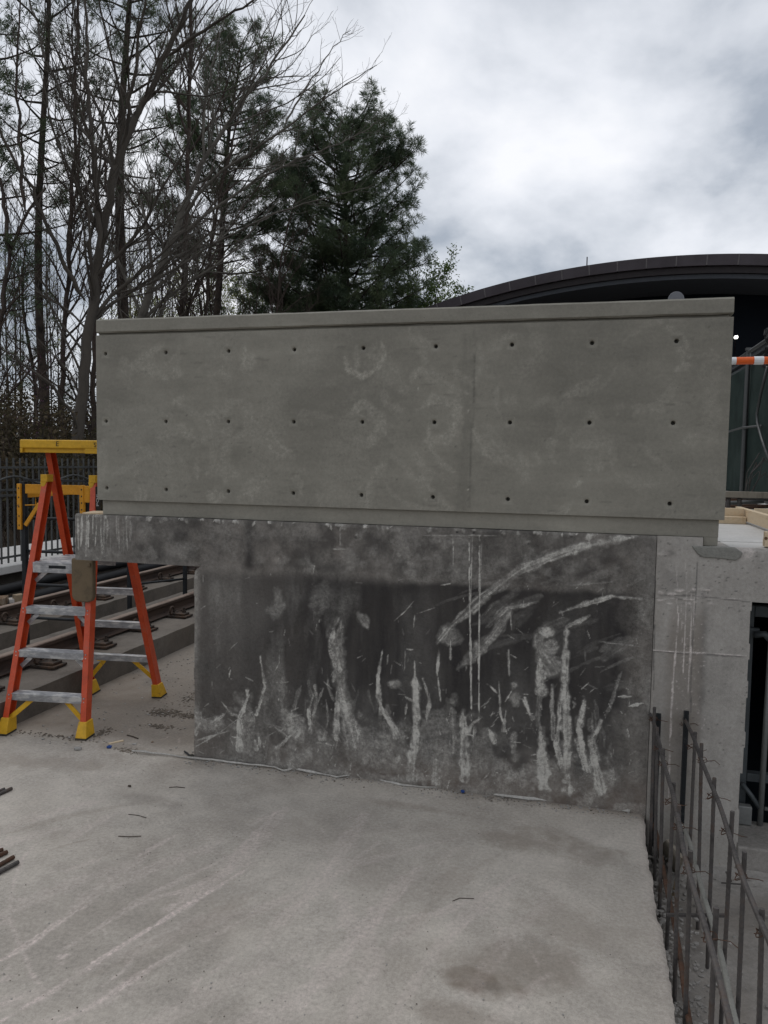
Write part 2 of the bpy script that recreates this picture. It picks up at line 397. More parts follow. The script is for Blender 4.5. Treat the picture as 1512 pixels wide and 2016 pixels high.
# ------------------------------------------------------------------ painted sheets (stains, scuffs, drips, slab shade)
def vnoise(X, Y, s, seed, octv=4):
    """smooth value noise on arrays"""
    out = np.zeros_like(X); amp, tot = 1.0, 0
    for o in range(octv):
        r = np.random.default_rng(seed+o*17).random((128, 128))
        x, y = X*s*2**o+11.3*o, Y*s*2**o+5.7*o
        xi, yi = np.floor(x).astype(int), np.floor(y).astype(int)
        fx, fy = x-xi, y-yi
        fx, fy = fx*fx*(3-2*fx), fy*fy*(3-2*fy)
        g = lambda a, b: r[a % 128, b % 128]
        out += amp*((g(xi, yi)*(1-fx)+g(xi+1, yi)*fx)*(1-fy)+(g(xi, yi+1)*(1-fx)+g(xi+1, yi+1)*fx)*fy)
        tot += amp; amp *= 0.55
    return out/tot
class Paint:
    def __init__(s, xs, ys):
        s.xs, s.ys = xs, ys
        s.X, s.Y = np.meshgrid(xs, ys, indexing='ij')
        s.a = np.zeros(s.X.shape+(4,)); s.h = np.zeros(s.X.shape)
    def window(s, x0, x1, y0, y1):
        i0, i1 = np.searchsorted(s.xs, (x0, x1)); j0, j1 = np.searchsorted(s.ys, (y0, y1))
        return slice(max(i0-1, 0), i1+1), slice(max(j0-1, 0), j1+1)
    def stroke(s, pts, w, k, ch=0, relief=0.0, seed=0, streak=0.0, taper=True):
        """polyline of width w; streak > 0 breaks it into brush lines"""
        pts = [np.array(p[:2], float) for p in pts]
        L = [0]
        for a, b in zip(pts[:-1], pts[1:]): L.append(L[-1]+np.linalg.norm(b-a))
        P = np.array(pts); pad = w*1.5+0.01
        si, sj = s.window(P[:, 0].min()-pad, P[:, 0].max()+pad, P[:, 1].min()-pad, P[:, 1].max()+pad)
        X, Y = s.X[si, sj], s.Y[si, sj]
        if X.size == 0: return
        wob = (vnoise(X, Y, 16, seed+3, 2)-0.5)*w*1.3+(vnoise(X, Y, 55, seed+4, 2)-0.5)*min(w*1.0, .02)
        best = np.full(X.shape, 9.0); tb = np.zeros(X.shape); sg = np.zeros(X.shape)
        for a, b, l in zip(pts[:-1], pts[1:], L[:-1]):
            d = b-a; n2 = max(d@d, 1e-9)
            t = np.clip(((X-a[0])*d[0]+(Y-a[1])*d[1])/n2, 0, 1)
            ex, ey = X-a[0]-t*d[0], Y-a[1]-t*d[1]
            dd = np.hypot(ex, ey); q = dd < best
            best = np.where(q, dd, best); tb = np.where(q, l+t*math.sqrt(n2), tb)
            sg = np.where(q, (ex*d[1]-ey*d[0])/math.sqrt(n2), sg)
        u = tb/max(L[-1], 1e-6)
        ww = w*0.5*(1.25-.95*u**.8 if taper == 'flame' else 1.15-0.75*np.abs(2*u-1)**2.5 if taper else 1.0)*(0.75+0.5*vnoise(u*6, u*0, 1.7, seed, 2))
        f = np.clip((ww-best-wob*0.55)/(0.30*w+1e-6)+0.5, 0, 1)*k*np.clip(.55+.8*vnoise(X, Y, 24, seed+5, 3), 0, 1.2)
        if streak: f = f*np.clip(1-streak+streak*2.1*vnoise(sg/w*5.5+seed, tb*3.5, 1.0, seed+9, 3), 0, 1.25)
        s.a[si, sj, ch] = np.maximum(s.a[si, sj, ch], f)
        if relief: s.h[si, sj] += np.clip(f, 0, 1)*relief
    def blob(s, c, rx, ry, k, ch=0, seed=0, rag=0.7, relief=0.0, sc=10):
        pad = 1.6
        si, sj = s.window(c[0]-rx*pad, c[0]+rx*pad, c[1]-ry*pad, c[1]+ry*pad)
        X, Y = s.X[si, sj], s.Y[si, sj]
        if X.size == 0: return
        r = np.hypot((X-c[0])/rx, (Y-c[1])/ry)
        f = np.clip(1.15-r+(vnoise(X, Y, sc, seed, 5)-0.5)*2.4*rag, 0, 1)*np.clip(.3+1.4*vnoise(X, Y, sc*3.5, seed+2, 3), 0, 1.2)
        f = np.clip(f*1.6, 0, 1)*k
        s.a[si, sj, ch] = np.maximum(s.a[si, sj, ch], f)
        if relief: s.h[si, sj] += f*relief
def sheet(name, P, place, mat, parent, keep=None, skirt=None, extra=None):
    """grid mesh from a Paint; place(X, Y, h) -> world coords; keep = mask of cells; skirt = vector to close the edges; extra = (V, F, A)"""
    nx, ny = P.X.shape
    V = place(P.X, P.Y, P.h).reshape(-1, 3)
    A = P.a.reshape(-1, 4).copy(); A[:, 3] = 1
    I = np.arange(nx*ny).reshape(nx, ny)
    Q = np.stack([I[:-1, :-1], I[1:, :-1], I[1:, 1:], I[:-1, 1:]], -1)
    cells = np.ones((nx-1, ny-1), bool) if keep is None else keep
    T = Q[cells].reshape(-1, 4)
    if skirt is not None:
        pc = np.zeros((nx+1, ny+1), int); pc[1:-1, 1:-1] = np.where(cells, 1, 0)
        if keep is not None and getattr(P, 'holes', None) is not None: pc[1:-1, 1:-1][P.holes] = 1
        edges = []
        c_ = pc[1:-1, 1:-1] == 1
        for (di, dj, a, b) in ((-1, 0, 3, 0), (1, 0, 1, 2), (0, -1, 0, 1), (0, 1, 2, 3)):
            nb = pc[1+di:nx+di, 1+dj:ny+dj]
            sel = c_ & (nb == 0) & cells
            edges.append(Q[sel][:, [a, b]])
        E_ = np.vstack(edges); n = len(E_); b0 = len(V)
        V = np.vstack([V, V[E_[:, 0]], V[E_[:, 1]], V[E_[:, 1]]+skirt, V[E_[:, 0]]+skirt])
        A = np.vstack([A, A[E_[:, 0]], A[E_[:, 1]], A[E_[:, 1]], A[E_[:, 0]]])
        i = np.arange(n)
        T = np.vstack([T, np.stack([b0+n+i, b0+i, b0+3*n+i, b0+2*n+i], -1)])
    if extra is not None:
        b0 = len(V); V = np.vstack([V, extra[0]])
        A = np.vstack([A, np.tile(np.array([[0, 0, 0, 1.0]]), (len(extra[0]), 1))])
        T = np.vstack([T, np.array(extra[1])+b0])
    used = np.zeros(len(V), bool); used[T.ravel()] = True
    remap = np.cumsum(used)-1
    o = tri_mesh(name, V[used], remap[T], mat, parent)
    at = o.data.color_attributes.new('marks', 'FLOAT_COLOR', 'POINT')
    at.data.foreach_set('color', A[used].astype(np.float32).ravel())
    o.data.shade_smooth()
    return o

# ================================================================== SETTING
rs = random.Random(7)
nr = np.random.default_rng(11)

# ground: one sheet to the horizon, a wooded bank rising on the left behind the fence
def ground_z(x, y):
    far = np.clip((y-9)/25, 0, 1)
    bank = 2.3*np.clip((-x-7)/16, 0, 1)*np.clip((y+2)/12, 0, 1)
    return -0.32+0.25*far+bank+1.1*np.clip((y-24)/30, 0, 1)+0.25*np.sin(x*0.35)*np.sin(y*0.3)*np.clip((-x-6)/6+far*0.5, 0, 1)
gx = np.concatenate([-np.geomspace(1200, 30, 14), np.arange(-28, 30, 2.0), np.geomspace(30, 1200, 14)])
gy = np.concatenate([-np.geomspace(1200, 30, 12), np.arange(-28, 60, 2.0), np.geomspace(60, 1600, 16)])
GX, GY = np.meshgrid(gx, gy, indexing='ij')
GV = np.stack([GX, GY, ground_z(GX, GY)], -1).reshape(-1, 3)
I = np.arange(len(gx)*len(gy)).reshape(len(gx), len(gy))
GQ = np.stack([I[:-1, :-1], I[1:, :-1], I[1:, 1:], I[:-1, 1:]], -1).reshape(-1, 4)
g = tri_mesh('ground', GV, GQ, M['soil']); g['kind'] = 'structure'; g.data.shade_smooth()

def sstep_(a, b, t): q = np.clip((t-a)/(b-a), 0, 1); return q*q*(3-2*q)
# floor slab in front of and beside the wall
dx = 0.010
fp = Paint(np.arange(-2.2, 3.4301, dx), np.arange(-2.7, 1.6, dx))
def F_(zx, zy): p = W(zx*0.3307, 1450+zy*0.3307, z=0); return p[:2]
def Fp(px, py): return W(px, py, z=0)[:2]
for i, (pts, w, k) in enumerate([
    ([(0,1330),(140,1250),(290,1150),(420,1060),(540,990)], .020, .62),
    ([(60,1030),(75,900),(100,820),(130,730),(260,590)], .011, .5),
    ([(60,1090),(110,1210),(150,1290),(180,1400),(260,1510)], .011, .55),
    ([(0,1700),(200,1580),(430,1440),(640,1300),(850,1170),(1050,1050),(1250,920),(1512,760)], .016, .66),
    ([(660,1060),(900,970),(1040,930),(1300,840),(1512,740)], .016, .5),
    ([(350,1700),(560,1600),(720,1490),(900,1370),(1100,1260)], .022, .5),
    ([(600,1490),(740,1390),(810,1290),(900,1200)], .011, .42),
    ([(390,800),(600,730)], .02, .42), ([(800,720),(1080,570)], .018, .42),
    ([(430,1650),(640,1600),(760,1500)], .012, .3), ([(0,1110),(60,1105)], .02, .4), ([(0,1450),(70,1430)], .02, .45),
    ([(350,1310),(400,1300)], .02, .5), ([(340,1360),(380,1340)], .012, .5),
    ([(1180,1540),(1150,1480),(1200,1430)], .012, .4), ([(1240,1420),(1400,1300)], .014, .3)]):
    fp.stroke([F_(*q) for q in pts], w*1.5, k*.85, 0, seed=i*5, streak=.75)
for i, (pts, w, k) in enumerate([
    ([(540,1600),(420,1740),(300,1830)], .03, .3), ([(520,1650),(300,1760),(120,1870)], .02, .28),
    ([(830,1700),(700,1850),(560,2010)], .05, .27), ([(560,1590),(480,1690),(330,1790)], .05, .25), ([(720,1600),(640,1720),(520,1850)], .06, .22),
    ([(1000,1740),(860,1800),(640,1830)], .02, .25), ([(660,1760),(740,1890),(690,2010)], .05, .2), ([(900,1650),(700,1700),(400,1850)], .03, .2)]):
    fp.stroke([Fp(*q) for q in pts], w*1.6, k*1.25, 0, seed=100+i*5, streak=.9)
for i in range(260):       # fine scratches and specks of laitance
    a = np.array([rs.uniform(-.4, 3.2), rs.uniform(-2.4, .3)]); th = rs.gauss(2.5, .5); l = rs.uniform(.01, .12)
    fp.stroke([a, a+l*np.array([math.cos(th), math.sin(th)])], rs.uniform(.004, .010), rs.uniform(.2, .45), 0, seed=i)
for c, rx, ry, k, ch in [((970,1935), .15, .08, 1.0, 2), ((975,1945), .07, .04, .45, 1), ((1010,1900), .24, .17, .6, 2), ((1060,1660), .34, .13, .6, 2), ((300,1760), .5, .35, .25, 1), ((120,1900), .5, .3, .32, 1),
                         ((260,1570), .25, .07, .35, 1), ((820,1590), .30, .06, .45, 2), ((560,1620), .25, .05, .3, 1), ((420,2000), .35, .2, .3, 1), ((1130,1830), .2, .2, .35, 2),
                         ((300,1430), .35, .5, .55, 2), ((240,1470), .22, .08, .6, 2), ((350,1400), .12, .30, .8, 1), ((90,1500), .4, .12, .4, 2), ((330,1340), .18, .25, .7, 1), ((900,2000), .2, .08, .5, 2)]:
    fp.blob(Fp(*c), rx, ry, k, ch, seed=int(c[0]), rag=.8, sc=6)
fp.a[..., 2] = np.maximum(fp.a[..., 2], np.where((fp.X > .5) & (fp.Y < 0.02), .9*np.exp(fp.Y/.07)*np.clip(vnoise(fp.X, fp.Y, 5, 3)*1.8-.3, 0, 1), 0))  # brown dirt and painted contact shade fading out from the wall foot
fp.a[..., 1] = np.maximum(fp.a[..., 1], .38*np.clip(vnoise(fp.X+fp.Y*.4, fp.Y, 1.3, 21)*2.6-1.15, 0, 1))
fp.a[..., 0] = np.maximum(fp.a[..., 0], .38*np.clip((fp.X-3.36)/.06, 0, 1)*vnoise(fp.X, fp.Y, 20, 5))
und = sstep_(.70, .45, fp.X+.2*(vnoise(fp.X, fp.Y, 4, 25)-.5))*sstep_(-.06, .30, fp.Y+.25*(vnoise(fp.X, fp.Y, 3, 26)-.5))   # trodden dirt plus painted shade beside the wall and under the arm
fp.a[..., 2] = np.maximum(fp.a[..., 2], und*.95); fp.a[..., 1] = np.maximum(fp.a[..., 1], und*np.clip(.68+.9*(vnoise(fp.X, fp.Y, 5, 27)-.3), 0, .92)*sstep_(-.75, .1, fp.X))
for i in range(46):        # faint dragged streaks in the dust
    a = np.array([rs.uniform(.2, 3.2), rs.uniform(-2.3, -.3)]); th = rs.gauss(4.05, .22); l = rs.uniform(.2, .9)
    fp.stroke([a+l*t*np.array([math.cos(th+.15*t), math.sin(th+.15*t)]) for t in (0, .33, .66, 1)], rs.uniform(.02, .09), rs.uniform(.12, .3), rs.choice((0, 0, 0, 2)), seed=700+i, streak=.95)
fp.a[..., 1] = np.maximum(fp.a[..., 1], np.where((fp.X > .6) & (fp.Y < 0.03), .95*np.exp(np.minimum(fp.Y, 0)/.022), 0)*np.clip(.4+vnoise(fp.X, fp.Y, 9, 28), 0, 1))  # narrow dark line at the wall foot: contact shadow painted in, with dirt
for q in ((-.842, .02), (-.262, .105), (-.268, 1.085), (-.842, 1.0)): fp.blob(q, .11, .10, .75, 1, seed=7, rag=.7, sc=9)  # smudges under the ladder feet, painted contact shadow and dirt
fp.h = (vnoise(fp.X, fp.Y, 2.0, 31)-.5)*.010+(vnoise(fp.X, fp.Y, 30, 33, 2)-.5)*.0015
edge = np.clip((fp.X-3.405)/.025, 0, 1)
wobx = (vnoise(fp.Y, fp.Y*0, 9, 41, 4)-.5)*.035
def place_floor(X, Y, h):
    q = np.clip((X-3.25)/.18, 0, 1)
    return np.stack([X+wobx*q, Y, h-.012*edge**2], -1)
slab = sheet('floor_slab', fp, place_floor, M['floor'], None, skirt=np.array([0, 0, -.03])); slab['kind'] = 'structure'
body = MB(); body.bb(-2.2, 3.405, -7, 1.6, -.30, -.014); body.bb(-.9, .9, 1.6, 26, -.30, -.0045); body.bb(-2.2, 3.405, -7.0, -2.702, -.0139, -.001)
o = body.build('slab_body', M['floor'], slab)
ta = o.data.color_attributes.new('marks', 'FLOAT_COLOR', 'POINT'); ta.data.foreach_set('color', [q for v in o.data.vertices for q in ((0, .45, .8, 1) if v.co.y > 1 and v.co.x > -1 and v.co.x < 1 else (0, 0, .2, 1))])
# lower floor beyond the slab edge, with a broken lip and rubble
pp = Paint(np.arange(3.38, 6.2, .02), np.arange(-5, .25, .02))
pp.h = (vnoise(pp.X, pp.Y, 3, 51)-.5)*.05+(vnoise(pp.X, pp.Y, 22, 52, 3)-.5)*.012+.09*np.clip((3.62-pp.X)/.2, 0, 1)*vnoise(pp.X, pp.Y, 8, 55)
pp.a[..., 1] = .7*np.clip((3.66-pp.X)/.2, 0, 1)*np.clip(vnoise(pp.X, pp.Y, 9, 56)*1.6-.1, 0, 1)
pp.a[..., 2] = .7*np.clip(vnoise(pp.X, pp.Y, 2.5, 57)*2.2-.8, 0, 1)
pit = sheet('lower_floor', pp, lambda X, Y, h: np.stack([X, Y, -.24+h], -1), M['pit'], None); pit['kind'] = 'structure'

# track plinths and trough
for (x0, x1, nm) in ((-1.98, -.89, 'track_plinth'), (-3.25, -2.42, 'track_plinth')):
    q = Paint(np.arange(x0, x1+.001, .03), np.arange(-2.0, 20, .05))
    q.h = (vnoise(q.X, q.Y, 6, 61)-.5)*.012
    q.a[..., 1] = .5*np.clip(vnoise(q.X, q.Y, 3, 62)*2-.8, 0, 1); q.a[..., 2] = .6*np.clip(vnoise(q.X, q.Y, 2, 63)*2-.7, 0, 1)
    o = sheet(nm, q, lambda X, Y, h: np.stack([X, Y, .205+h], -1), M['plinth'], None, skirt=np.array([0, 0, -.42])); o['kind'] = 'structure'
s = MB(); s.bb(-2.43, -1.97, -2, 20, -.25, -.02); struct('track_trough', s, M['plinth'])
# walkway with a pale overhanging edge under the iron fence
s = MB(); s.bb(-5.4, -3.93, -3, 22, .46, .56); wk = struct('walkway', s, M['deck'], bevel=.01)
s = MB(); s.bb(-5.35, -4.25, -3, 22, -.4, .439); s.build('walkway_base', M['plinth'], wk)
# ballast bed: stones
s = MB(); s.bb(-4.3, -3.25, -2, 20, -.4, .08); struct('ballast_bed', s, M['grit'])
def rock(r, seed):
    R = random.Random(seed)
    bm = bmesh.new(); bmesh.ops.create_icosphere(bm, subdivisions=1, radius=1)
    for v in bm.verts: v.co *= R.uniform(.65, 1.15)
    V = np.array([v.co[:] for v in bm.verts])*r; Fc = [tuple(v.index for v in f.verts) for f in bm.faces]; bm.free()
    return V, Fc
s = MB(); rk = [rock(1, i) for i in range(6)]
for i in range(2600):
    V, Fc = rk[i % 6]; r = rs.uniform(.018, .045); a = rs.uniform(0, 6.28)
    R = np.array([[math.cos(a), -math.sin(a), 0], [math.sin(a), math.cos(a), 0], [0, 0, .7]])
    s.add(V@R.T*r+np.array([rs.uniform(-4.2, -3.27), rs.uniform(1.5, 11), .085+rs.uniform(0, .035)]), Fc)
o = s.build('ballast_gravel', M['gravel'], None, recalc=False); tag(o, 'brown ballast gravel lying between track plinth and walkway', 'gravel', kind='stuff')

# deck behind the parapet (its slab roofs the dark room on the right)
s = MB(); s.bb(3.32, 9.0, .36, 9.5, 1.27, 1.53); s.bb(3.83, 9.0, .004, .3599, 1.275, 1.526); struct('deck_slab', s, M['deck'], bevel=.004)
s = MB(); s.bb(2.5, 14, 9.5, 17, 1.0, 1.5); struct('rear_pavement', s, M['deck'])

# ================================================================== CONCRETE WALLS
def wall_sheet(P, y0=0.0): return lambda X, Y, h: np.stack([X, np.full_like(X, y0)-h, Y], -1)
# ---- weathered retaining wall with its cantilevered arm
wall = empty('retaining_wall', (1.6, .15, 0), 'dark weathered concrete wall with pale mortar scrapes and an overhanging arm', 'wall')
wp = Paint(np.arange(-.256, 3.4521, .005), np.arange(-.03, 1.5761, .005))
X, Z = wp.X, wp.Y
n_ = vnoise(X, Z, 3, 71); nf = vnoise(X, Z, 11, 72); ns = vnoise(X*4, Z*.5, 2.2, 73)
def sstep(a, b, t): q = np.clip((t-a)/(b-a), 0, 1); return q*q*(3-2*q)
darkz = (sstep(1.31, 1.19, Z+.08*(n_-.5)+.03*(nf-.5))*sstep(2.3, 1.8, X)+sstep(1.27, 1.22, Z+.05*(n_-.5)+.03*(nf-.5))*sstep(1.8, 2.3, X))*(1-.68*sstep(.36, .02, Z+.25*(nf-.5)))*(.62+.38*sstep(.9, 1.7, X+.3*(n_-.5)))*sstep(.64, .72, X+.06*(n_-.5))*(1-.85*sstep(3.20, 3.40, X+.16*(nf-.5)+.1*(n_-.5)))
darkz *= .84+.5*(ns-.3)
upper = sstep(1.22, 1.32, Z)*(.62*np.clip(nf*2.2-.55, 0, 1)*.9+.12)
upper = np.maximum(upper, sstep(1.2, 1.3, Z)*.9*np.exp(-((X-1.02-.05*(n_-.5))/.055)**2))
upper = np.maximum(upper, sstep(1.2, 1.3, Z)*.55*sstep(1.9, 2.5, X)*(1-sstep(2.9, 3.2, X))*np.clip(n_*1.8-.2, 0, 1))
upper *= 1-.8*np.exp(-((X+.14)/.2)**2)
wp.a[..., 1] = np.clip(np.maximum(darkz, upper), 0, 1)
wp.a[..., 2] = np.clip(1.1*sstep(.30, .0, Z)*np.clip(nf*1.7-.1, 0, 1)*sstep(1.4, 2.4, X) + .45*sstep(.6, 0, Z)*n_, 0, 1)
ZW = lambda zx, zy: W(360+zx*.6349, 1000+zy*.6349, y=0)[[0, 2]]
K = .0021   # metres per zoom pixel on the wall
for i, (pts, w, k, st) in enumerate([
    ([(790,420),(830,370),(930,280),(1050,190),(1200,130),(1400,90)], 26, .46, .75),
    ([(795,430),(788,520)], 10, .6, .3), ([(850,500),(920,440),(960,400),(1020,310)], 30, .34, .9),
    ([(940,370),(1000,310),(1100,290)], 22, .36, .8), ([(1170,325),(1260,295),(1330,275),(1440,285)], 13, .5, .6),
    ([(1190,370),(1260,335)], 12, .5, .5), ([(1190,375),(1185,500),(1188,620),(1190,850)], 20, .62, .35),
    ([(1175,560),(1170,640),(1155,740),(1165,800)], 9, .6, .2), ([(1108,470),(1108,570)], 24, .6, .4),
    ([(1112,690),(1112,850)], 26, .58, .4), ([(1145,560),(1145,720)], 9, .5, .3),
    ([(1245,600),(1228,680),(1240,760),(1255,820)], 14, .62, .2), ([(1298,660),(1272,720),(1280,800),(1290,880)], 18, .6, .3),
    ([(888,90),(890,330),(893,480),(895,660)], 6, .8, 0), ([(897,90),(893,300)], 4, .6, 0),
    ([(920,85),(920,250),(918,480),(918,650)], 5, .8, 0), ([(926,90),(922,300)], 4, .55, 0), ([(838,80),(838,180)], 4, .5, 0),
    ([(620,440),(605,520),(605,590),(625,640),(665,705)], 12, .75, .1), ([(718,475),(722,560),(722,640),(716,830)], 16, .7, .2),
    ([(722,605),(690,585)], 10, .6, 0), ([(475,350),(455,430),(475,500),(465,540)], 16, .5, .5),
    ([(490,350),(480,420),(500,560),(530,690)], 36, .34, .9), ([(480,560),(475,710)], 16, .5, .5),
    ([(545,330),(575,375)], 30, .34, .9), ([(238,465),(255,540),(235,630)], 10, .55, .2), ([(205,580),(175,650),(168,750)], 12, .75, .1),
    ([(300,440),(300,480),(283,510)], 6, .5, 0), ([(410,550),(415,600),(395,690)], 12, .45, .4), ([(435,560),(400,650)], 9, .4, .4),
    ([(870,640),(872,840)], 24, .55, .4), ([(835,620),(845,720)], 22, .4, .5), ([(745,530),(765,600),(755,660)], 11, .5, .3),
    ([(980,540),(985,640),(1005,700)], 6, .6, 0), ([(1060,590),(1075,640)], 13, .68, .1), ([(955,690),(965,720)], 14, .55, .2),
    ([(1025,700),(1025,770)], 20, .4, .5), ([(655,350),(690,320),(715,290)], 3, .5, 0), ([(720,330),(780,310)], 4, .6, 0), ([(720,330),(715,370)], 4, .6, 0),
    ([(1350,585),(1390,585)], 7, .7, .2), ([(1385,615),(1430,605)], 10, .65, .4), ([(1290,415),(1420,430)], 4, .4, .2),
    ([(488,60),(488,130)], 4, .55, 0), ([(460,128),(505,128)], 5, .55, .2), ([(745,86),(1000,86)], 4, .4, .5),
    ([(120,600),(150,640),(200,650)], 7, .5, .3), ([(40,650),(90,670),(130,640)], 14, .5, .5), ([(45,720),(150,690)], 6, .45, .3), ([(40,740),(110,700),(190,640)], 5, .45, .2),
    ([(240,740),(235,710)], 10, .55, .2), ([(300,700),(330,650),(370,640)], 8, .5, .3), ([(300,740),(350,690),(375,650)], 8, .5, .3), ([(285,680),(340,720)], 8, .45, .3),
    ([(690,640),(695,600)], 8, .45, .2), ([(790,520),(800,600)], 6, .5, .2), ([(905,680),(900,800)], 18, .4, .6), ([(1000,600),(1025,560)], 7, .5, .2), ([(950,550),(975,575)], 7, .5, .2),
    ([(1015,320),(1020,380)], 4, .45, .1), ([(1010,440),(1012,520)], 6, .45, .2), ([(470,700),(470,640)], 12, .4, .4), ([(690,440),(688,500)], 4, .5, 0), ([(800,240),(830,235)], 3, .6, 0), ([(1200,240),(1330,230)], 5, .35, .5), ([(830,410),(830,470)], 8, .5, .3)]):
    wp.stroke([ZW(*q) for q in pts], w*K*.85, min(k*1.15, .95), 0, relief=.002, seed=i*7, streak=max(st, .45) if w > 6 else st)
for i, (c, rx, ry, k) in enumerate([((1125,430), .085, .11, .5), ((1128,385), .06, .03, .6), ((340,680), .09, .09, .5), ((80,665), .10, .06, .5), ((1025,545), .035, .04, .6), ((660,545), .05, .03, .5),
        ((565,735), .15, .12, .42), ((640,740), .2, .12, .36), ((780,740), .2, .2, .36), ((900,760), .2, .16, .36), ((1000,840), .5, .10, .3), ((700,800), .35, .07, .34), ((1200,830), .3, .1, .3),
        ((430,720), .07, .05, .45), ((835,600), .05, .04, .5), ((910,430), .035, .05, .5), ((1030,600), .05, .06, .45), ((480,470), .05, .1, .35), ((820,390), .06, .06, .4), ((290,300), .05, .09, .34), ((430,280), .06, .09, .3), ((670,150), .02, .02, .5), ((250,590), .05, .05, .4)]):
    wp.blob(ZW(*c), rx, ry, k, 0, seed=200+i, rag=1.15, relief=.0015, sc=11)
for i in range(420):       # little nicks and scratches, thicker towards the bottom
    zx = rs.uniform(60, 1430); zy = 860-abs(rs.gauss(0, 260))
    if zy < 120: continue
    th = rs.choice([rs.gauss(1.5, .35), rs.gauss(.6, .5), rs.gauss(2.5, .5)]); l = rs.uniform(4, 34)
    p0 = ZW(zx, zy); p1 = ZW(zx+l*math.cos(th), zy+l*math.sin(th))
    wp.stroke([p0, p1], rs.uniform(.003, .007), rs.uniform(.2, .7), 0, seed=i, streak=.4)
for i in range(46):       # wispy smears licking up from the foot of the wall
    zx = rs.uniform(70, 1400); zy = rs.uniform(640, 870)-abs(rs.gauss(0, 50)); l = rs.uniform(25, 120)*(1.2 if rs.random() < .2 else .8); b = rs.gauss(0, .16)
    pts = [ZW(zx+l*t*b+4*math.sin(t*5+i)*rs.uniform(.3, 1.5), zy-l*t) for t in np.linspace(0, 1, 5)]
    wp.stroke(pts, rs.uniform(.010, .04), rs.uniform(.15, .42), 0, seed=900+i, streak=.9)
z7 = lambda zx, zy: W(756+zx*.5, 1008+zy*.5, y=0)[[0, 2]]
z3 = lambda zx, zy: W(zx*.5, 1008+zy*.5, y=0)[[0, 2]]
for i, (fn, pts, w, k) in enumerate([        # trowelled licks of mortar, broad at the foot and thin at the tip
    (z7, [(112,1035),(130,830),(122,590)], 52, .6), (z7, [(205,1050),(205,980),(207,900)], 46, .45), (z7, [(318,1040),(318,870),(310,780)], 44, .6), (z7, [(270,940),(270,880),(268,810)], 32, .45),
    (z7, [(625,1080),(625,960),(618,850)], 48, .62), (z7, [(722,1085),(720,900),(706,600),(720,455)], 44, .7), (z7, [(700,1005),(685,920),(690,780),(700,680)], 18, .6), (z7, [(797,1010),(765,900),(790,735)], 26, .65),
    (z7, [(852,1085),(825,950),(815,900),(855,830)], 38, .65), (z7, [(665,895),(665,780),(664,680)], 16, .6), (z7, [(515,965),(512,870)], 34, .45), (z7, [(432,903),(408,843)], 26, .6), (z7, [(50,880),(5,780)], 28, .6), (z7, [(330,865),(350,830),(385,810)], 16, .5),
    (z7, [(660,620),(620,560),(610,500),(640,450)], 70, .5), (z7, [(613,705),(612,600)], 34, .6), (z7, [(470,860),(480,780)], 12, .5), (z7, [(585,810),(560,770),(545,735)], 16, .6), (z7, [(30,950),(30,880)], 60, .4),
    (z3, [(940,935),(955,800),(975,705)], 26, .72), (z3, [(1010,795),(1045,690),(1025,570)], 16, .6), (z3, [(1385,905),(1350,720),(1320,560),(1300,480),(1325,420)], 64, .5), (z3, [(1325,890),(1330,780)], 30, .55),
    (z3, [(1220,865),(1215,780),(1245,690)], 20, .55), (z3, [(1165,900),(1190,840),(1160,800)], 26, .55), (z3, [(1090,930),(1150,880)], 14, .5), (z3, [(1060,840),(1110,850),(1160,830)], 14, .45), (z3, [(770,870),(800,820),(860,800)], 16, .6), (z3, [(790,850),(790,790)], 24, .5), (z3, [(1010,930),(1005,900)], 24, .6), (z3, [(1500,790),(1490,650),(1505,560)], 16, .65)]):
    wp.stroke([fn(*q) for q in pts], w*.00145, k*1.02, 0, relief=.002, seed=2000+i*3, streak=.75, taper='flame')
for i in range(26):        # sweeping scuffs on the right half
    zx, zy = rs.uniform(760, 1420), rs.uniform(180, 560); l = rs.uniform(80, 240); a = rs.gauss(-.55, .18)
    wp.stroke([ZW(zx+l*t*math.cos(a), zy+l*t*math.sin(a)+.0009*(l*t)**2) for t in np.linspace(0, 1, 5)], rs.uniform(.010, .05), rs.uniform(.08, .24), 0, seed=1200+i, streak=.95)
for i in range(16):        # lime runs on the end of the arm
    x0 = -.245+i*.028+rs.uniform(-.012, .012); z1 = rs.uniform(1.28, 1.42)
    wp.stroke([(x0, 1.57), (x0+rs.uniform(-.006, .006), 1.48), (x0+rs.uniform(-.01, .01), z1)], rs.uniform(.006, .014), rs.uniform(.55, .9)*(1 if i < 8 else .6), 0, seed=i)
for i in range(60):        # mortar squeezed out under the parapet
    x0 = rs.uniform(-.2, 3.3); wp.stroke([(x0, 1.574), (x0+rs.uniform(-.02, .02), 1.574-abs(rs.gauss(0, .014))-.008)], rs.uniform(.006, .03), rs.uniform(.4, .75), 0, relief=.004, seed=i)
wp.a[..., 0] = np.maximum(wp.a[..., 0], .5*np.clip((.69-X)/.03, 0, 1)*(Z < 1.24)*np.clip(vnoise(X, Z, 7, 77)*2.4-.9, 0, 1))
wp.a[..., 0] = np.maximum(wp.a[..., 0], .42*np.clip((X-3.33)/.06, 0, 1)*np.clip(nf*2-.7, 0, 1))
for zx, zy in ((850, 75), (903, 76), (1205, 88), (537, 92), (1072, 112), (488, 62)):
    wp.blob(ZW(zx, zy), .010, .010, 1, 1, seed=zx, rag=.2); wp.blob(ZW(zx, zy-8), .02, .012, .5, 0, seed=zx+1)
wash = np.clip(vnoise(X*2.5, Z*.6, 3.0, 78, 5)*2.6-1.25, 0, 1)*.40*sstep(1.25, 1.1, Z)*sstep(.68, .8, X)*(1.2-.85*sstep(1.3, 2.2, X))      # washed vertical streaks
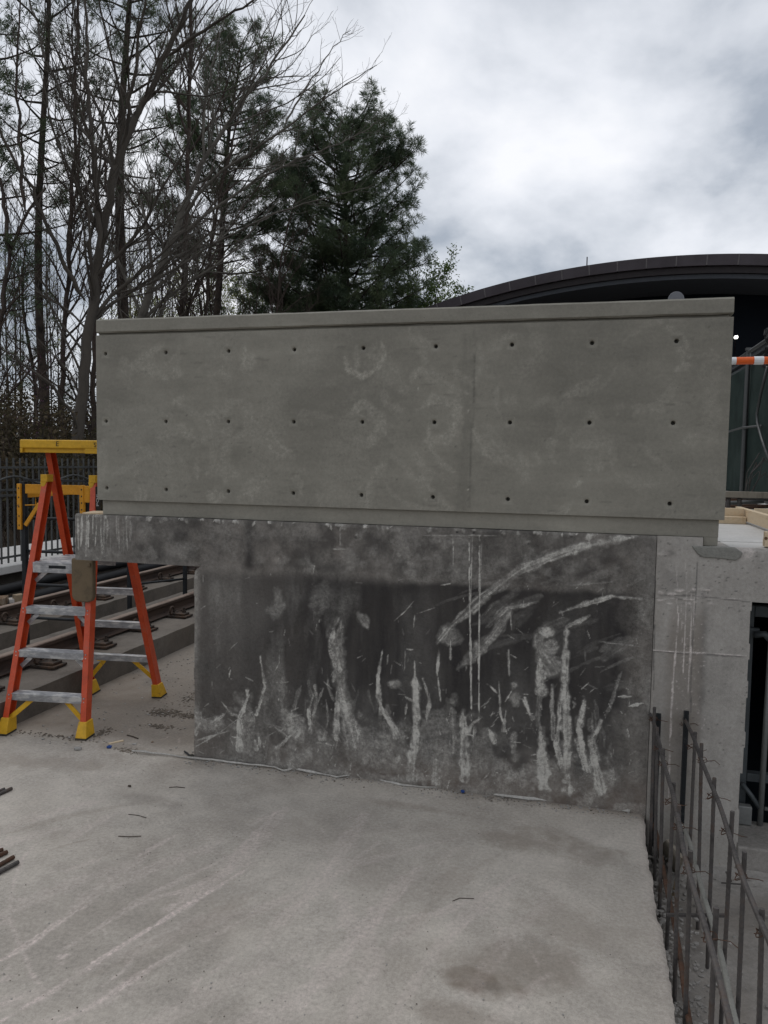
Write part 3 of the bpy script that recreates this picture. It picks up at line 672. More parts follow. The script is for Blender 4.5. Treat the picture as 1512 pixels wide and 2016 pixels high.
wash = np.maximum(wash, .42*np.clip(vnoise(X, Z, 6, 79, 5)*3-1.45, 0, 1)*sstep(.75, .1, Z)*sstep(.7, 1.2, X))
wash = np.maximum(wash, .30*np.clip(vnoise(X, Z, 8, 80, 5)*3-1.5, 0, 1)*sstep(1.2, 1.3, Z))
gr = vnoise(X, Z, 9, 87, 6)         # broken skin of splashed grout along the foot and on the upper band
wash = np.maximum(wash, .42*np.clip((gr-(.40+.6*np.clip(Z, 0, 1)))*6, 0, 1)*sstep(.72, .95, X)*sstep(.75, .35, Z))
wash = np.maximum(wash, .28*np.clip((vnoise(X, Z, 12, 88, 6)-.53)*6, 0, 1)*sstep(1.22, 1.30, Z)*(1-.7*sstep(.3, .7, X)*sstep(1.2, .9, X)))
ok_ = (X > .66) | (Z > 1.27)
wp.a[..., 0] = np.maximum(wp.a[..., 0], wash*ok_)
fl = .5+.9*vnoise(X, Z, 16, 86, 4); wp.a[..., 0] = np.clip(wp.a[..., 0]*fl, 0, 1)
wp.a[..., 0] *= np.where(X < .66, np.where(Z < 1.27, 0, 1), 1)+np.where((X >= .64) & (X < .66), 1, 0)*np.where(Z < 1.27, 1, 0)
wp.h += (n_-.5)*.010+(nf-.5)*.003+(vnoise(X, Z, 45, 74, 2)-.5)*.0015
chip = np.clip(vnoise(X, Z, 14, 75, 3)*2-1.1, 0, 1)
wp.h -= .03*chip*np.exp(-((X-.66)/.025)**2)*np.exp(-((Z-1.20)/.12)**2)
wp.h -= .012*np.exp(-((Z-1.575)/.008)**2)*np.clip(nf*2-.6, 0, 1)+.015*np.exp(-((X+.256)/.01)**2)
cx, cz = (X[:-1, :-1]+X[1:, 1:])/2, (Z[:-1, :-1]+Z[1:, 1:])/2
rag = .012*(vnoise(cx, cz, 9, 76)-.5)
keepw = ~((cx < .643+rag) & (cz < 1.265+rag)) & ~((cx < .70) & (cz < 1.265) & ((cx-.70)**2+(cz-1.208)**2 > .057**2) & (cz > 1.208))
sheet('face', wp, wall_sheet(wp), M['wall'], wall, keep=keepw, skirt=np.array([0, .03, 0]))
s = MB(); s.bb(.648, 3.447, .016, .34, -.05, 1.2); s.bb(-.25, 3.447, .016, .34, 1.271, 1.568); s.bb(.70, 3.447, .0161, .339, 1.19, 1.2711)
s.build('core', M['wall'], wall)
# curled strip of grout and the crumbs along the foot of the wall
gs = MB(); base_px = [(262,1481),(320,1486),(383,1494),(440,1500),(500,1508),(545,1512),(560,1519),(578,1513),(640,1523),(665,1530),(700,1526),(750,1535),(790,1545),(850,1550),(920,1552),(985,1566),(1060,1573),(1130,1580),(1200,1590),(1240,1597)]
P_ = np.array([W(a, b, z=.0) for a, b in base_px]); P_[:, 2] = 0
fine_ = np.array([P_[0]+(P_[-1]-P_[0])*0])
tt = np.linspace(0, len(P_)-1, 160); pts = np.stack([np.interp(tt, range(len(P_)), P_[:, k]) for k in range(3)], 1)
pts[:, 1] += (vnoise(tt, tt*0, .5, 81)-.5)*.05-.012; pts[:, 2] += .006+.022*np.clip(vnoise(tt, tt*0, .9, 82)-.35, 0, 1)
rr = .004+.012*np.clip(vnoise(tt, tt*0, .7, 83, 4)*1.6-.35, 0, 1)
gs.tube(pts, rr, 5)
own('grout_strip', gs, M['seam'], 'ragged pale strip of dried grout along the foot of the dark wall', 'grout')

# ---- column and beam on the right, framing the dark opening
frame = empty('portal_of_column_and_beam', (3.7, .2, -.24), 'pale grey concrete column and beam framing a dark opening', 'portal')
cp = Paint(np.arange(3.452, 6.0, .006), np.arange(-.26, 1.5765, .006))
X, Z = cp.X, cp.Y
nf = vnoise(X, Z, 9, 91); n_ = vnoise(X, Z, 3, 92)
cp.a[..., 2] = .95*sstep(3.50, 3.56, X+.03*(n_-.5))*sstep(3.73, 3.70, X+.01*(nf-.5))*sstep(1.26, 1.1, Z+.2*(nf-.5))*(.35+.65*nf)*(.4+.6*sstep(-.1, .5, Z))
cp.a[..., 2] = np.maximum(cp.a[..., 2], .45*sstep(3.56, 3.46, X)*nf)
cp.a[..., 1] = .65*np.exp(-((X-3.715)/.02)**2)*sstep(1.27, 1.2, Z)*sstep(.3, .8, Z)*np.clip(nf*2-.5, 0, 1)
cp.a[..., 1] = np.maximum(cp.a[..., 1], .5*sstep(1.20, 1.35, Z)*sstep(3.70, 3.5, X)*np.clip(nf*2.2-.8, 0, 1))
ZC = lambda zx, zy: W(1212+zx*.2976, 1000+zy*.2976, y=0)[[0, 2]]
for i, (pts, w, k) in enumerate([([(400,560),(415,720),(400,900),(380,1150),(365,1400),(355,1700),(350,2000)], .007, .75), ([(470,560),(455,900),(435,1250)], .005, .7), ([(500,560),(495,950),(470,1300)], .006, .7),
        ([(430,560),(440,900)], .003, .5), ([(520,560),(515,850)], .005, .6), ([(540,580),(530,880)], .003, .5), ([(400,380),(410,560)], .006, .45), ([(460,330),(470,550)], .006, .4), ([(230,938),(500,955),(860,980)], .0045, .7), ([(300,570),(600,585),(880,610)], .004, .5),
        ([(290,300),(350,300)], .02, .35)]):
    cp.stroke([ZC(*q) for q in pts], w, k, 0, relief=.0015, seed=i*3)
for i, pts in enumerate([[(235,945),(500,962),(860,987)], [(300,578),(560,580),(700,600),(890,622)], [(540,370),(530,560),(500,1000),(495,1350)], [(262,180),(258,600),(250,1200)]]):
    cp.stroke([ZC(*q) for q in pts], .0065, .8, 1, seed=i, taper=False)
for i in range(150):
    zx, zy = rs.uniform(270, 1000), rs.uniform(200, 640) if rs.random() < .6 else rs.uniform(600, 1900)
    cp.blob(ZC(zx, zy), rs.uniform(.003, .009), rs.uniform(.002, .005), .9, 1, seed=i, rag=.3)
for i in range(40):
    cp.blob(ZC(rs.uniform(290, 640), rs.uniform(520, 640)), rs.uniform(.006, .02), rs.uniform(.003, .007), rs.uniform(.4, .8), rs.choice((0, 0, 1)), seed=i+300, rag=.8, relief=.003)
for i in range(140):
    cp.blob(ZC(rs.uniform(380, 590), rs.uniform(700, 1500)), rs.uniform(.002, .006), rs.uniform(.002, .006), rs.uniform(.3, .7), 0, seed=i+400, rag=.5)
cp.blob(ZC(840, 290), .06, .035, .5, 0, seed=5, rag=1); cp.blob(ZC(360, 300), .03, .02, .5, 1, seed=6, rag=.8)
cp.h += (n_-.5)*.008+(nf-.5)*.002
cp.h -= .006*np.exp(-((X-3.452)/.006)**2)+.010*np.exp(-((Z-1.528)/.010)**2)*nf*1.5*(X > 3.69)
cx, cz = (X[:-1, :-1]+X[1:, 1:])/2, (Z[:-1, :-1]+Z[1:, 1:])/2
ragx = .014*(vnoise(cx*0, cz, 8, 93, 4)-.5)
keepc = ~((cx > 3.688) & (cz > 1.5285)) & ~((cx > 3.94+ragx-.012*(cz < .3)) & (cz < 1.240-.03*(cx-3.94)*0+.01*(vnoise(cx, cz*0, 7, 94)-.5)))
sheet('face', cp, wall_sheet(cp, -.004), M['column'], frame, keep=keepc, skirt=np.array([0, .04, 0]))
s = MB(); s.bb(3.456, 3.925, .02, .35, -.4, 1.255); s.build('column', M['column'], frame)
s = MB(); s.bb(3.456, 6.0, .02, .355, 1.2551, 1.5225); s.bb(3.456, 3.688, .021, .354, 1.5226, 1.5755); s.build('beam', M['column'], frame)
s = MB(); s.bb(3.93, 6.4, .0, .36, -.40, -.115); s.build('sill', M['pit'], frame, bevel=.01)
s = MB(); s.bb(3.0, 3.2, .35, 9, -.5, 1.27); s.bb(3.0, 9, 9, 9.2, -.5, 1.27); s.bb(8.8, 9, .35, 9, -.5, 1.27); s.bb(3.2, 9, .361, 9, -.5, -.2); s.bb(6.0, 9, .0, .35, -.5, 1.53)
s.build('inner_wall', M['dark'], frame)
# steel door frame and pipe gate inside the opening
gt = empty('steel_gate', (4.2, .45, -.11), 'dark steel door frame with a grey pipe gate inside the opening', 'gate')
fy = .36
def fx(px, py, y): return W(px, py, y=y)
s = MB(); s.bb(3.985, 4.035, fy, fy+.06, -.11, 1.16); s.build('jamb', M['frame'], gt, bevel=.004)
s = MB(); s.bb(4.036, 5.6, fy, fy+.06, 1.095, 1.16); s.build('head', M['frame'], gt, bevel=.004)
s = MB(); s.bb(4.036, 5.6, fy+.002, fy+.058, .115, .165); s.build('rail', M['frame'], gt, bevel=.004)
s = MB(); s.bb(3.975, 4.06, fy-.035, fy-.001, .98, 1.035); s.build('hinge_plate', M['frame'], gt, bevel=.004)
pq = [W(1507, 1290, y=.30), W(1500, 1400, y=.30), W(1489, 1560, y=.30), W(1484, 1660, y=.30)]
s = MB(); s.tube([(4.115, .30, 1.0), (4.11, .30, .5), (4.105, .30, -.11)], .016, 10); s.build('upright', M['gate'], gt, smooth=True)
s = MB(); s.tube([(4.125, .30, -.01), (4.8, .30, -.02)], .012, 8); s.build('bottom_bar', M['gate'], gt, smooth=True)
s = MB(); s.tube([(4.03, .31, 1.0), (4.08, .30, 1.01), (4.12, .30, .97), (4.3, .30, .88)], .02, 8); s.build('top_curve', M['frame'], gt, smooth=True)
s = MB(); s.tube([(4.0, .31, .12), (4.05, .305, .06), (4.10, .30, -.01)], .014, 8); s.build('bottom_curve', M['frame'], gt, smooth=True)
s = MB(); s.bb(3.98, 4.055, .27, .32, -.11, -.0); s.build('pivot_block', M['gate'], gt, bevel=.006)
# fresh patch of mortar below the parapet's right foot
pa = [W(a, b, y=-.012) for a, b in ((1362,1075),(1372,1090),(1385,1098),(1420,1100),(1448,1104),(1458,1098),(1463,1088),(1448,1078),(1410,1076))]
s = MB(); s.prism([(p[0], p[2]) for p in pa], (0, -.013, 0), (1, 0, 0), (0, 0, 1), (0, .03, 0))
own('mortar_patch', s, M['mortar'], 'smooth grey mortar patch on the beam under the parapet end', 'mortar patch', bevel=.006)

# ---- board-marked parapet with tie holes
par = empty('concrete_parapet', (1.86, .14, 1.575), 'clean grey concrete parapet with three rows of tie holes', 'parapet')
ph = .43874; cell = ph/44
zrow = [2.6314, 2.6314-ph, 2.6314-2*ph]
i0, i1 = -7, int(round(3.785/cell)); k0, k1 = int(math.floor((1.677-zrow[2])/cell)), int(round((2.750-zrow[2])/cell))
qp = Paint(np.arange(i0, i1+1)*cell, zrow[2]+np.arange(k0, k1+1)*cell)
X, Z = qp.X, qp.Y
n_ = vnoise(X, Z, 2.2, 101); nf = vnoise(X*.5, Z*2, 9, 102)
ZP = lambda px, py: W(px, py, y=0)[[0, 2]]
z6 = lambda zx, zy: ZP(180+zx*.41, 580+zy*.41)
for i, (pts, w, k) in enumerate([
    ([(200,345),(270,290),(345,245)], .05, .30), ([(155,300),(175,430)], .07, .2), ([(740,270),(740,370)], .08, .28), ([(650,240),(655,420)], .05, .22), ([(410,350),(395,395)], .06, .28),
    ([(1215,300),(1230,360),(1300,395),(1380,350),(1410,290),(1390,220)], .03, .34), ([(650,520),(720,520),(765,580),(755,660),(690,690)], .05, .24), ([(600,540),(590,860)], .06, .2), ([(655,560),(640,900)], .06, .22),
    ([(835,650),(870,720),(960,780)], .07, .26), ([(1240,580),(1300,530),(1380,580),(1390,660),(1320,715),(1250,690)], .045, .3), ([(320,680),(420,650),(500,690)], .06, .25), ([(100,870),(250,780),(330,760)], .03, .22),
    ([(505,780),(508,900)], .03, .25), ([(605,940),(600,1000)], .09, .3), ([(1290,800),(1270,640)], .04, .2), ([(30,960),(60,700)], .05, .2), ([(1440,300),(1440,440)], .06, .2), ([(960,560),(1180,590)], .03, .18), ([(400,520),(440,500)], .04, .3), ([(1270,250),(1275,360)], .03, .26), ([(1000,900),(990,980)], .03, .22)]):
    qp.stroke([z6(*q) for q in pts], w*1.3, k*1.45, 0, seed=i*9, streak=.3)
z5 = lambda zx, zy: ZP(800+zx*.463, 560+zy*.463)
for i, (pts, w, k) in enumerate([
    ([(40,540),(110,490),(210,510),(220,590),(170,670),(90,660)], .045, .3), ([(280,600),(310,690),(400,750)], .05, .28), ([(20,400),(70,360),(110,420)], .05, .28), ([(30,230),(100,260)], .04, .26), ([(60,290),(80,330),(60,200)], .03, .22),
    ([(40,720),(90,800),(60,900)], .05, .25), ([(0,800),(80,860),(180,940)], .04, .22), ([(1000,680),(1060,740),(1120,790)], .03, .2), ([(1180,670),(1250,640)], .05, .22), ([(720,860),(740,840)], .02, .4), ([(700,690),(880,670)], .04, .2), ([(1300,250),(1290,700)], .06, .16), ([(960,520),(1100,535)], .03, .2)]):
    qp.stroke([z5(*q) for q in pts], w*1.3, k*1.45, 0, seed=300+i*9, streak=.3)
for i in range(110):        # trowel sweeps
    c = np.array([rs.uniform(0, 3.7), rs.uniform(1.7, 2.72)]); r = rs.uniform(.06, .35); a0 = rs.uniform(0, 6.28); a1 = a0+rs.uniform(.4, 1.6)
    qp.stroke([c+r*np.array([math.cos(a), .8*math.sin(a)]) for a in np.linspace(a0, a1, 7)], rs.uniform(.02, .09), rs.uniform(.14, .36), 0, seed=500+i, streak=.75)
qp.stroke([z5(290, 175), z5(285, 500), z5(270, 800), z5(265, 945)], .010, .75, 1, seed=1, taper=False)
qp.stroke([z5(260, 240), z5(262, 500), z5(250, 800), z5(248, 930)], .09, .27, 1, seed=2, streak=.6, taper=False)
for zx, zy in ((262, 494), (250, 652), (240, 766), (570, 384)): qp.blob(z5(zx, zy), .012, .010, .6, 2, seed=zx)
for zx, zy in ((50, 443), (966, 770), (265, 538), (262, 872)): qp.blob(z5(zx, zy), .009, .008, .95, 0, seed=zx, rag=.3, relief=.003)
for i in range(90):        # bug holes
    p = (rs.uniform(0, 3.75), rs.uniform(1.69, 2.74)); qp.blob(p, rs.uniform(.004, .007), rs.uniform(.003, .005), rs.uniform(.6, 1), 1, seed=i, rag=.2)
for i in range(150):       # horizontal grain nicks of the form boards
    x0, z0 = rs.uniform(0, 3.7), rs.uniform(1.69, 2.73); l = rs.uniform(.02, .10)
    qp.stroke([(x0, z0), (x0+l, z0+rs.uniform(-.006, .006))], .008, rs.uniform(.2, .5), 1, seed=i)
qp.a[..., 1] = np.maximum(qp.a[..., 1], .30*np.clip(n_*2.4-1.0, 0, 1)+.16*np.clip(nf*2-.9, 0, 1))
qp.a[..., 0] = np.maximum(qp.a[..., 0], .30*np.clip(vnoise(X*2.2, Z*.5, 2.0, 104, 4)*2.6-1.2, 0, 1)*sstep(2.4, 1.6, X)); qp.h = (n_-.5)*.006+(nf-.5)*.0012
qp.h += .0025*np.exp(-((X-ZP(928, 800)[0])/.006)**2)
holes = np.zeros((len(qp.xs)-1, len(qp.ys)-1), bool); exV, exF = [], []; plugs = []
for r in range(3):
    for c in range(9):
        ci, ck = c*44-i0, (2-r)*44-k0
        holes[ci-3:ci+3, ck-3:ck+3] = True
        hx, hz = c*ph, zrow[r]
        sq = []          # 24 points round the square on grid vertices, and 24 on the hole rim
        for a, b in [(-3, t) for t in range(-3, 3)]+[(t, 3) for t in range(-3, 3)]+[(3, t) for t in range(3, -3, -1)]+[(t, -3) for t in range(3, -3, -1)]: sq.append((ci+a, ck+b))
        b0 = sum(len(v) for v in exV)
        outer = np.array([[qp.xs[a], -qp.h[a, b], qp.ys[b]] for a, b in sq])
        ang = np.arctan2(outer[:, 2]-hz, outer[:, 0]-hx); yc = -qp.h[ci, ck]
        ring = lambda rad, y: np.stack([hx+rad*np.cos(ang), np.full(24, y), hz+rad*np.sin(ang)], 1)
        exV.append(np.vstack([outer, ring(.0145, yc), ring(.0125, yc+.002), ring(.0095, yc+.026)]))
        for lvl in range(3):
            for j in range(24):
                j2 = (j+1) % 24
                exF.append((b0+lvl*24+j, b0+lvl*24+j2, b0+(lvl+1)*24+j2, b0+(lvl+1)*24+j))
        plugs.append((hx, yc+.0255, hz))
qp.holes = holes
pan = sheet('panel', qp, wall_sheet(qp), M['panel'], par, keep=~holes, skirt=np.array([0, .05, 0]), extra=(np.vstack(exV), exF))
s = MB(); s.bb(-.06, 3.780, .032, .27, 1.684, 2.745); s.build('panel_core', M['panel'], pan)
plug = None
for hx, hy, hz in plugs:
    if plug is None:
        s = MB(); th = np.linspace(0, 2*math.pi, 13)[:-1]
        s.prism([(.0105*math.cos(a), .0105*math.sin(a)) for a in th], (0, 0, 0), (1, 0, 0), (0, 0, 1), (0, .008, 0))
        plug = mesh_obj('tie_hole', np.vstack(s.v), s.f, M['hole'], par)
        o = plug
    else:
        o = plug.copy(); COL.objects.link(o); o.parent = par
    o.location = Vector((hx, hy, hz))-par.location
# cap band above the drip groove, and its base course (both a little uneven)
def rough_bar(x0, x1, y0, y1, z0, z1, amp, seed, ch=.010, nseg=220):
    xs = np.linspace(x0, x1, nseg); mb = MB()
    prof = [(y0+ch, z0), (y0, z0+ch*.8), (y0, z1-ch), (y0+ch, z1), (y1, z1), (y1, z0)]
    k = len(prof); V = []
    for i, xx in enumerate(xs):
        for j, (py_, pz_) in enumerate(prof):
            a = amp*(vnoise(np.array([xx*1.0]), np.array([j*.37]), 9, seed, 3)[0]-.5)
            V.append((xx, py_+(a if py_ <= y0+ch else 0), pz_+a*.8))
    Fc = [(i*k+j, i*k+(j+1) % k, (i+1)*k+(j+1) % k, (i+1)*k+j) for i in range(nseg-1) for j in range(k)]
    Fc += [tuple(range(k-1, -1, -1)), tuple((nseg-1)*k+j for j in range(k))]
    return mb.add(V, Fc)
rough_bar(-.066, 3.788, -.002, .275, 2.767, 2.855, .006, 111).build('cap', M['panel'], par)
s = MB(); s.bb(-.063, 3.77, .024, .26, 2.744, 2.7675); s.build('drip_groove', M['panel'], par)
rough_bar(-.042, 3.765, .020, .262, 1.577, 1.6845, .003, 112, .003).build('base_course', M['panel'], par)
s = MB(); s.bb(3.691, 3.764, .0195, .262, 1.531, 1.5772); s.build('base_foot', M['panel'], par, bevel=.003)
s = MB(); s.bb(-.2, -.06, .03, .27, 1.5685, 1.574); s.build('mortar_bed', M['mortar'], par)
# ================================================================== THINGS
def A3(*q): return np.array(q, float)
def unit(v): return v/np.linalg.norm(v)
# ---- orange podium ladder
E1 = unit(A3(.58, .075, 0))
FLf, FRf, RRf, RLf = A3(-.842, .02, 0), A3(-.262, .105, 0), A3(-.268, 1.085, 0), A3(-.842, 1.0, 0)
FLt, FRt = W(95, 944, y=.45), W(189, 944, y=.50)
FLt[2] = FRt[2] = 1.80
RLt = W(99, 895, y=.52); RLt[2] = 2.0
RRt = RLt+E1*.47; RRt[2] = 2.0
lad = empty('podium_ladder', (-.55, .55, 0), 'orange fibreglass podium stepladder with yellow top tray and silver steps', 'ladder')
def channel(a, b, side, w=.042, d=.076, t=.005):
    """U channel from a to b; web on the outer side, flanges towards side"""
    ez = b-a; ex = unit(side-ez*(side@ez)/(ez@ez)); ey = unit(np.cross(ez, ex))
    if ey[1] < 0: ey = -ey
    poly = [(0, -d/2), (w, -d/2), (w, -d/2+t), (t, -d/2+t), (t, d/2-t), (w, d/2-t), (w, d/2), (0, d/2)]
    return MB().prism(poly, a-ex*w/2, ex, ey, ez)
up_ = A3(0, 0, 1)
for a, b, sg in ((FLf, FLt, 1), (FRf, FRt, -1), (RLf, RLt, 1), (RRf, RRt, -1)):
    d_ = unit(b-a)
    r_ = channel(a+d_*.05, b, E1*sg).build('rail', M['orange'], lad, bevel=.0015)
    # yellow boot
    ft = MB(); n0 = a+d_*.0; hx_, hy_ = .036, .055
    for k, (zz, sc) in enumerate(((.012, 1.12), (.055, 1.0), (.115, .82))):
        c = a+d_*(zz/d_[2])
        ft.v.append(np.array([c+E1*hx_*sc*i+A3(-E1[1], E1[0], 0)*hy_*sc*j for i, j in ((-1, -1), (1, -1), (1, 1), (-1, 1))])); ft.n += 4
    ft.f = [(3, 2, 1, 0), (8, 9, 10, 11)]+[(l*4+i, l*4+(i+1) % 4, l*4+4+(i+1) % 4, l*4+4+i) for l in range(2) for i in range(4)]
    fo = ft.build('foot', M['yellow'], r_, bevel=.004)
    sl = MB(); c = a; sl.box(c+A3(0, 0, .006), (.082, .125, .012), np.stack([E1, A3(-E1[1], E1[0], 0), up_], 1)); sl.build('tread', M['rubber'], r_, bevel=.002)
def at_z(a, b, z): return a+(b-a)*((z-a[2])/(b[2]-a[2]))
RZ = np.stack([E1, A3(-E1[1], E1[0], 0), up_], 1)
bolt_src = None
for z in (.255, .548, .848):
    l, r = at_z(FLf, FLt, z), at_z(FRf, FRt, z)
    st = MB(); st.box((l+r)/2, (np.linalg.norm(r-l)-.03, .078, .05), RZ)
    for q in range(4): st.box((l+r)/2+RZ[:, 1]*(-.03+.02*q)+A3(0, 0, .0265), (np.linalg.norm(r-l)-.034, .008, .004), RZ)
    so = st.build('step', M['alu'], lad, bevel=.004)
    for p, sgn in ((l, 1), (r, -1)):
        bo = MB()
        for dz in (.014, -.014): bo.box(p+A3(0, 0, dz)-RZ[:, 1]*.040, (.010, .005, .010), RZ)
        bo.build('rivets', M['alu'], so, bevel=.002)
        br = MB()
        if z > .3:
            br.beam(p+E1*sgn*.09-A3(0, 0, .03), p+E1*sgn*.012-A3(0, 0, .10), .03, .005, up=(0, 1, 0)); br.build('gusset', M['alu'], so)
for ft_, tp_, fr_, tr_, yy in ((FLf, FLt, FRf, FRt, -1), (RLf, RLt, RRf, RRt, 1)):
    for a, b, sgn in ((ft_, tp_, 1), (fr_, tr_, -1)):
        p, q = at_z(a, b, .235), at_z(a, b, .105)
        if yy > 0: p, q = at_z(a, b, .30), at_z(a, b, .15)
        br = MB(); br.beam(p+E1*sgn*.155, q+E1*sgn*.015, .035, .010, up=(0, 1, 0))
        br.beam(p+E1*sgn*.10+A3(0, 0, .002), p+E1*sgn*.17+A3(0, 0, .0), .034, .012, up=(0, 0, 1))
        br.build('brace', M['yellow'], lad, bevel=.003)
for z in (.33, .62, .90):
    l, r = at_z(RLf, RLt, z), at_z(RRf, RRt, z)
    st = MB(); st.box((l+r)/2, (np.linalg.norm(r-l)-.02, .03, .055), RZ); st.box((l+r)/2+A3(0, 0, .026)+RZ[:, 1]*-.02, (np.linalg.norm(r-l)-.022, .03, .004), RZ)
    st.build('spreader_bar', M['alu'], lad, bevel=.002)
# standing platform
pl_l, pl_r = at_z(FLf, FLt, 1.165), at_z(FRf, FRt, 1.165)
c = (pl_l+pl_r)/2; wpl = np.linalg.norm(pl_r-pl_l)-.05
s = MB(); s.box(c+RZ[:, 1]*.18+A3(0, 0, .02), (wpl, .46, .012), RZ)
s.box(c-RZ[:, 1]*.052+A3(0, 0, -.012), (wpl, .012, .075), RZ); s.box(c+RZ[:, 1]*.405+A3(0, 0, -.012), (wpl, .012, .075), RZ)
for q in range(9): s.box(c+RZ[:, 1]*(-.03+.05*q)+A3(0, 0, .0275), (wpl-.01, .012, .005), RZ)
pf = s.build('platform', M['alu'], lad, bevel=.003)
s = MB(); s.box(c-RZ[:, 1]*.0595+A3(-.01, 0, -.005), (.13, .003, .022), RZ); s.build('sticker', M['black_steel'], pf)
for p, sgn in ((pl_l, 1), (pl_r, -1)):
    s = MB(); s.beam(p+E1*sgn*.10-A3(0, 0, .045), p+E1*sgn*.012-A3(0, 0, .12), .03, .005, up=(0, 1, 0)); s.build('gusset', M['alu'], pf)
for p in (FLt, FRt):
    s = MB(); s.box(p+A3(0, -.014, -.005), (.052, .085, .055), RZ); s.prism([(-.026, 0), (.026, 0), (-.01, -.07)], p+A3(0, -.055, -.03), E1, (0, 0, 1), (0, .006, 0))
    s.build('hinge_cap', M['yellow'], lad, bevel=.006)
# yellow top tray
tc = (RLt+RRt)/2+A3(-.02, -.02, 0)
s = MB(); tw, td = .68, .34
for sx, sy, w_, d_ in ((0, -1, tw, .04), (0, 1, tw, .04), (-1, 0, .04, td-.08), (1, 0, .04, td-.08)):
    s.box(tc+RZ[:, 0]*sx*(tw/2-.02)+RZ[:, 1]*sy*(td/2-.02)+A3(0, 0, .045), (w_, d_, .062), RZ)
s.box(tc+A3(0, 0, .03), (tw-.06, td-.06, .02), RZ)
tray = s.build('top_tray', M['yellow'], lad, bevel=.008)
s = MB(); s.box(tc-RZ[:, 1]*(td/2-.035)+A3(-.02, 0, -.001), (tw-.05, .03, .034), RZ)
s.box(tc-RZ[:, 1]*(td/2-.012)+RZ[:, 0]*(tw*.37)+A3(0, 0, -.002), (tw*.26, .02, .036), RZ); s.box(tc-RZ[:, 1]*(td/2-.012)-RZ[:, 0]*(tw*.485)+A3(0, 0, -.002), (tw*.03, .02, .036), RZ)
s.build('tray_skirt', M['yellow'], tray, bevel=.003)
def text_mesh(name, txt, size, mat, parent, origin, ex, ey, ez, depth=.001):
    cu = bpy.data.curves.new(name, 'FONT'); cu.body = txt; cu.size = size; cu.extrude = depth; cu.align_x = 'CENTER'; cu.align_y = 'CENTER'
    t = bpy.data.objects.new(name, cu); COL.objects.link(t)
    me = bpy.data.meshes.new_from_object(t.evaluated_get(bpy.context.evaluated_depsgraph_get()))
    bpy.data.objects.remove(t); bpy.data.curves.remove(cu)
    V = np.array([v.co[:] for v in me.vertices]); R = np.stack([ex, ey, ez], 1)
    V = V@R.T+origin
    o = mesh_obj(name, V-np.array(world_loc(parent)), [tuple(p.vertices) for p in me.polygons], mat, parent)
    bpy.data.meshes.remove(me); return o
fr0 = tc-RZ[:, 1]*(td/2+.0008)
text_mesh('logo', 'E', .05, M['rubber'], tray, fr0+RZ[:, 0]*(-.045)+A3(0, 0, .046), RZ[:, 0], up_, -RZ[:, 1])
text_mesh('logo', 'S', .045, M['rubber'], tray, fr0+RZ[:, 0]*(.245)+A3(0, 0, .042), RZ[:, 0], up_, -RZ[:, 1])
# tan tool pouch hung under the platform
pc = W(161, 1143, y=.225)
s = MB(); hw, hh = .088, .155
pol = [(-hw, hh), (hw, hh), (hw, -hh+.04), (hw-.015, -hh+.012), (hw-.045, -hh), (-hw+.045, -hh), (-hw+.015, -hh+.012), (-hw, -hh+.04)]
s.prism(pol, pc, (1, 0, 0), (0, 0, 1), (0, .045, 0)); po = s.build('tool_holster', M['pouch'], lad, bevel=.012, seg=3)
s = MB(); s.box(pc+A3(.062, -.006, .115), (.028, .014, .028)); s.build('catch', M['pouch'], po, bevel=.004)
# warning strip on the right rail
lp = at_z(FRf, FRt, 1.62)
s = MB(); s.box(lp+E1*.024, (.003, .07, .24), RZ); dl = s.build('warning_strip', M['rubber'], lad)
text_mesh('lettering', 'POE', .05, M['white_tape'], dl, lp+E1*.0262-RZ[:, 1]*.01+A3(0, 0, .02), up_, -RZ[:, 1], E1, .0006)

# ---- yellow and black scaffold straddling the tracks
sca = empty('scaffold', (-1.7, 2.6, .2), 'scaffold of black posts with yellow upper frame standing on the tracks', 'scaffold')
def gpost(px, d): p = W(px, 1000, d=d); return A3(p[0], p[1], 0)
L1, R1, L2, R2 = gpost(48, 7.0), gpost(171, 6.9), gpost(254, 8.9), gpost(364, 9.4)
for p, z0 in ((L1, .21), (R1, .21), (L2, -.02), (R2, .21)):
    s = MB(); s.box(p+A3(0, 0, (z0+1.72)/2), (.042, .042, 1.72-z0)); s.build('post', M['black_steel'], sca, bevel=.003)
for a, b in ((L1, R1), (L2, R2)):
    for z in (.46, .77, 1.08, 1.385):
        s = MB(); s.tube([a+A3(0, 0, z), b+A3(0, 0, z)], .014, 8); s.build('rung', M['black_steel'], sca, smooth=True)
d1 = unit(R1-L1); fo_ = A3(d1[1], -d1[0], 0)
s = MB(); s.beam(L1+d1*.04+fo_*.03+A3(0, 0, 1.655), R1-d1*.03+fo_*.03+A3(0, 0, 1.655), .03, .085); s.build('cross_beam', M['yellow_steel'], sca, bevel=.003)
s = MB(); s.beam(L1+A3(0, 0, 1.735), R1+A3(0, 0, 1.735), .03, .02); s.build('top_rod', M['black_steel'], sca)
for p, z0, z1 in ((L1-d1*.028+fo_*.004, 1.28, 1.70), (R1-d1*.012+fo_*.03, 1.38, 1.70)):
    s = MB(); s.box(p+fo_*.02+A3(0, 0, (z0+z1)/2), (.04, .03, z1-z0)); so = s.build('slotted_plate', M['yellow_steel'], sca, bevel=.002)
    for k in range(5):
        s = MB(); s.box(p+fo_*.036+A3(0, 0, z0+.04+k*(z1-z0-.08)/4), (.010, .003, .014)); s.build('pin_hole', M['rubber'], so)
s = MB(); s.box(R1+fo_*.05+d1*.01+A3(0, 0, 1.62), (.10, .02, .15)); s.build('bracket', M['yellow_steel'], sca, bevel=.003)
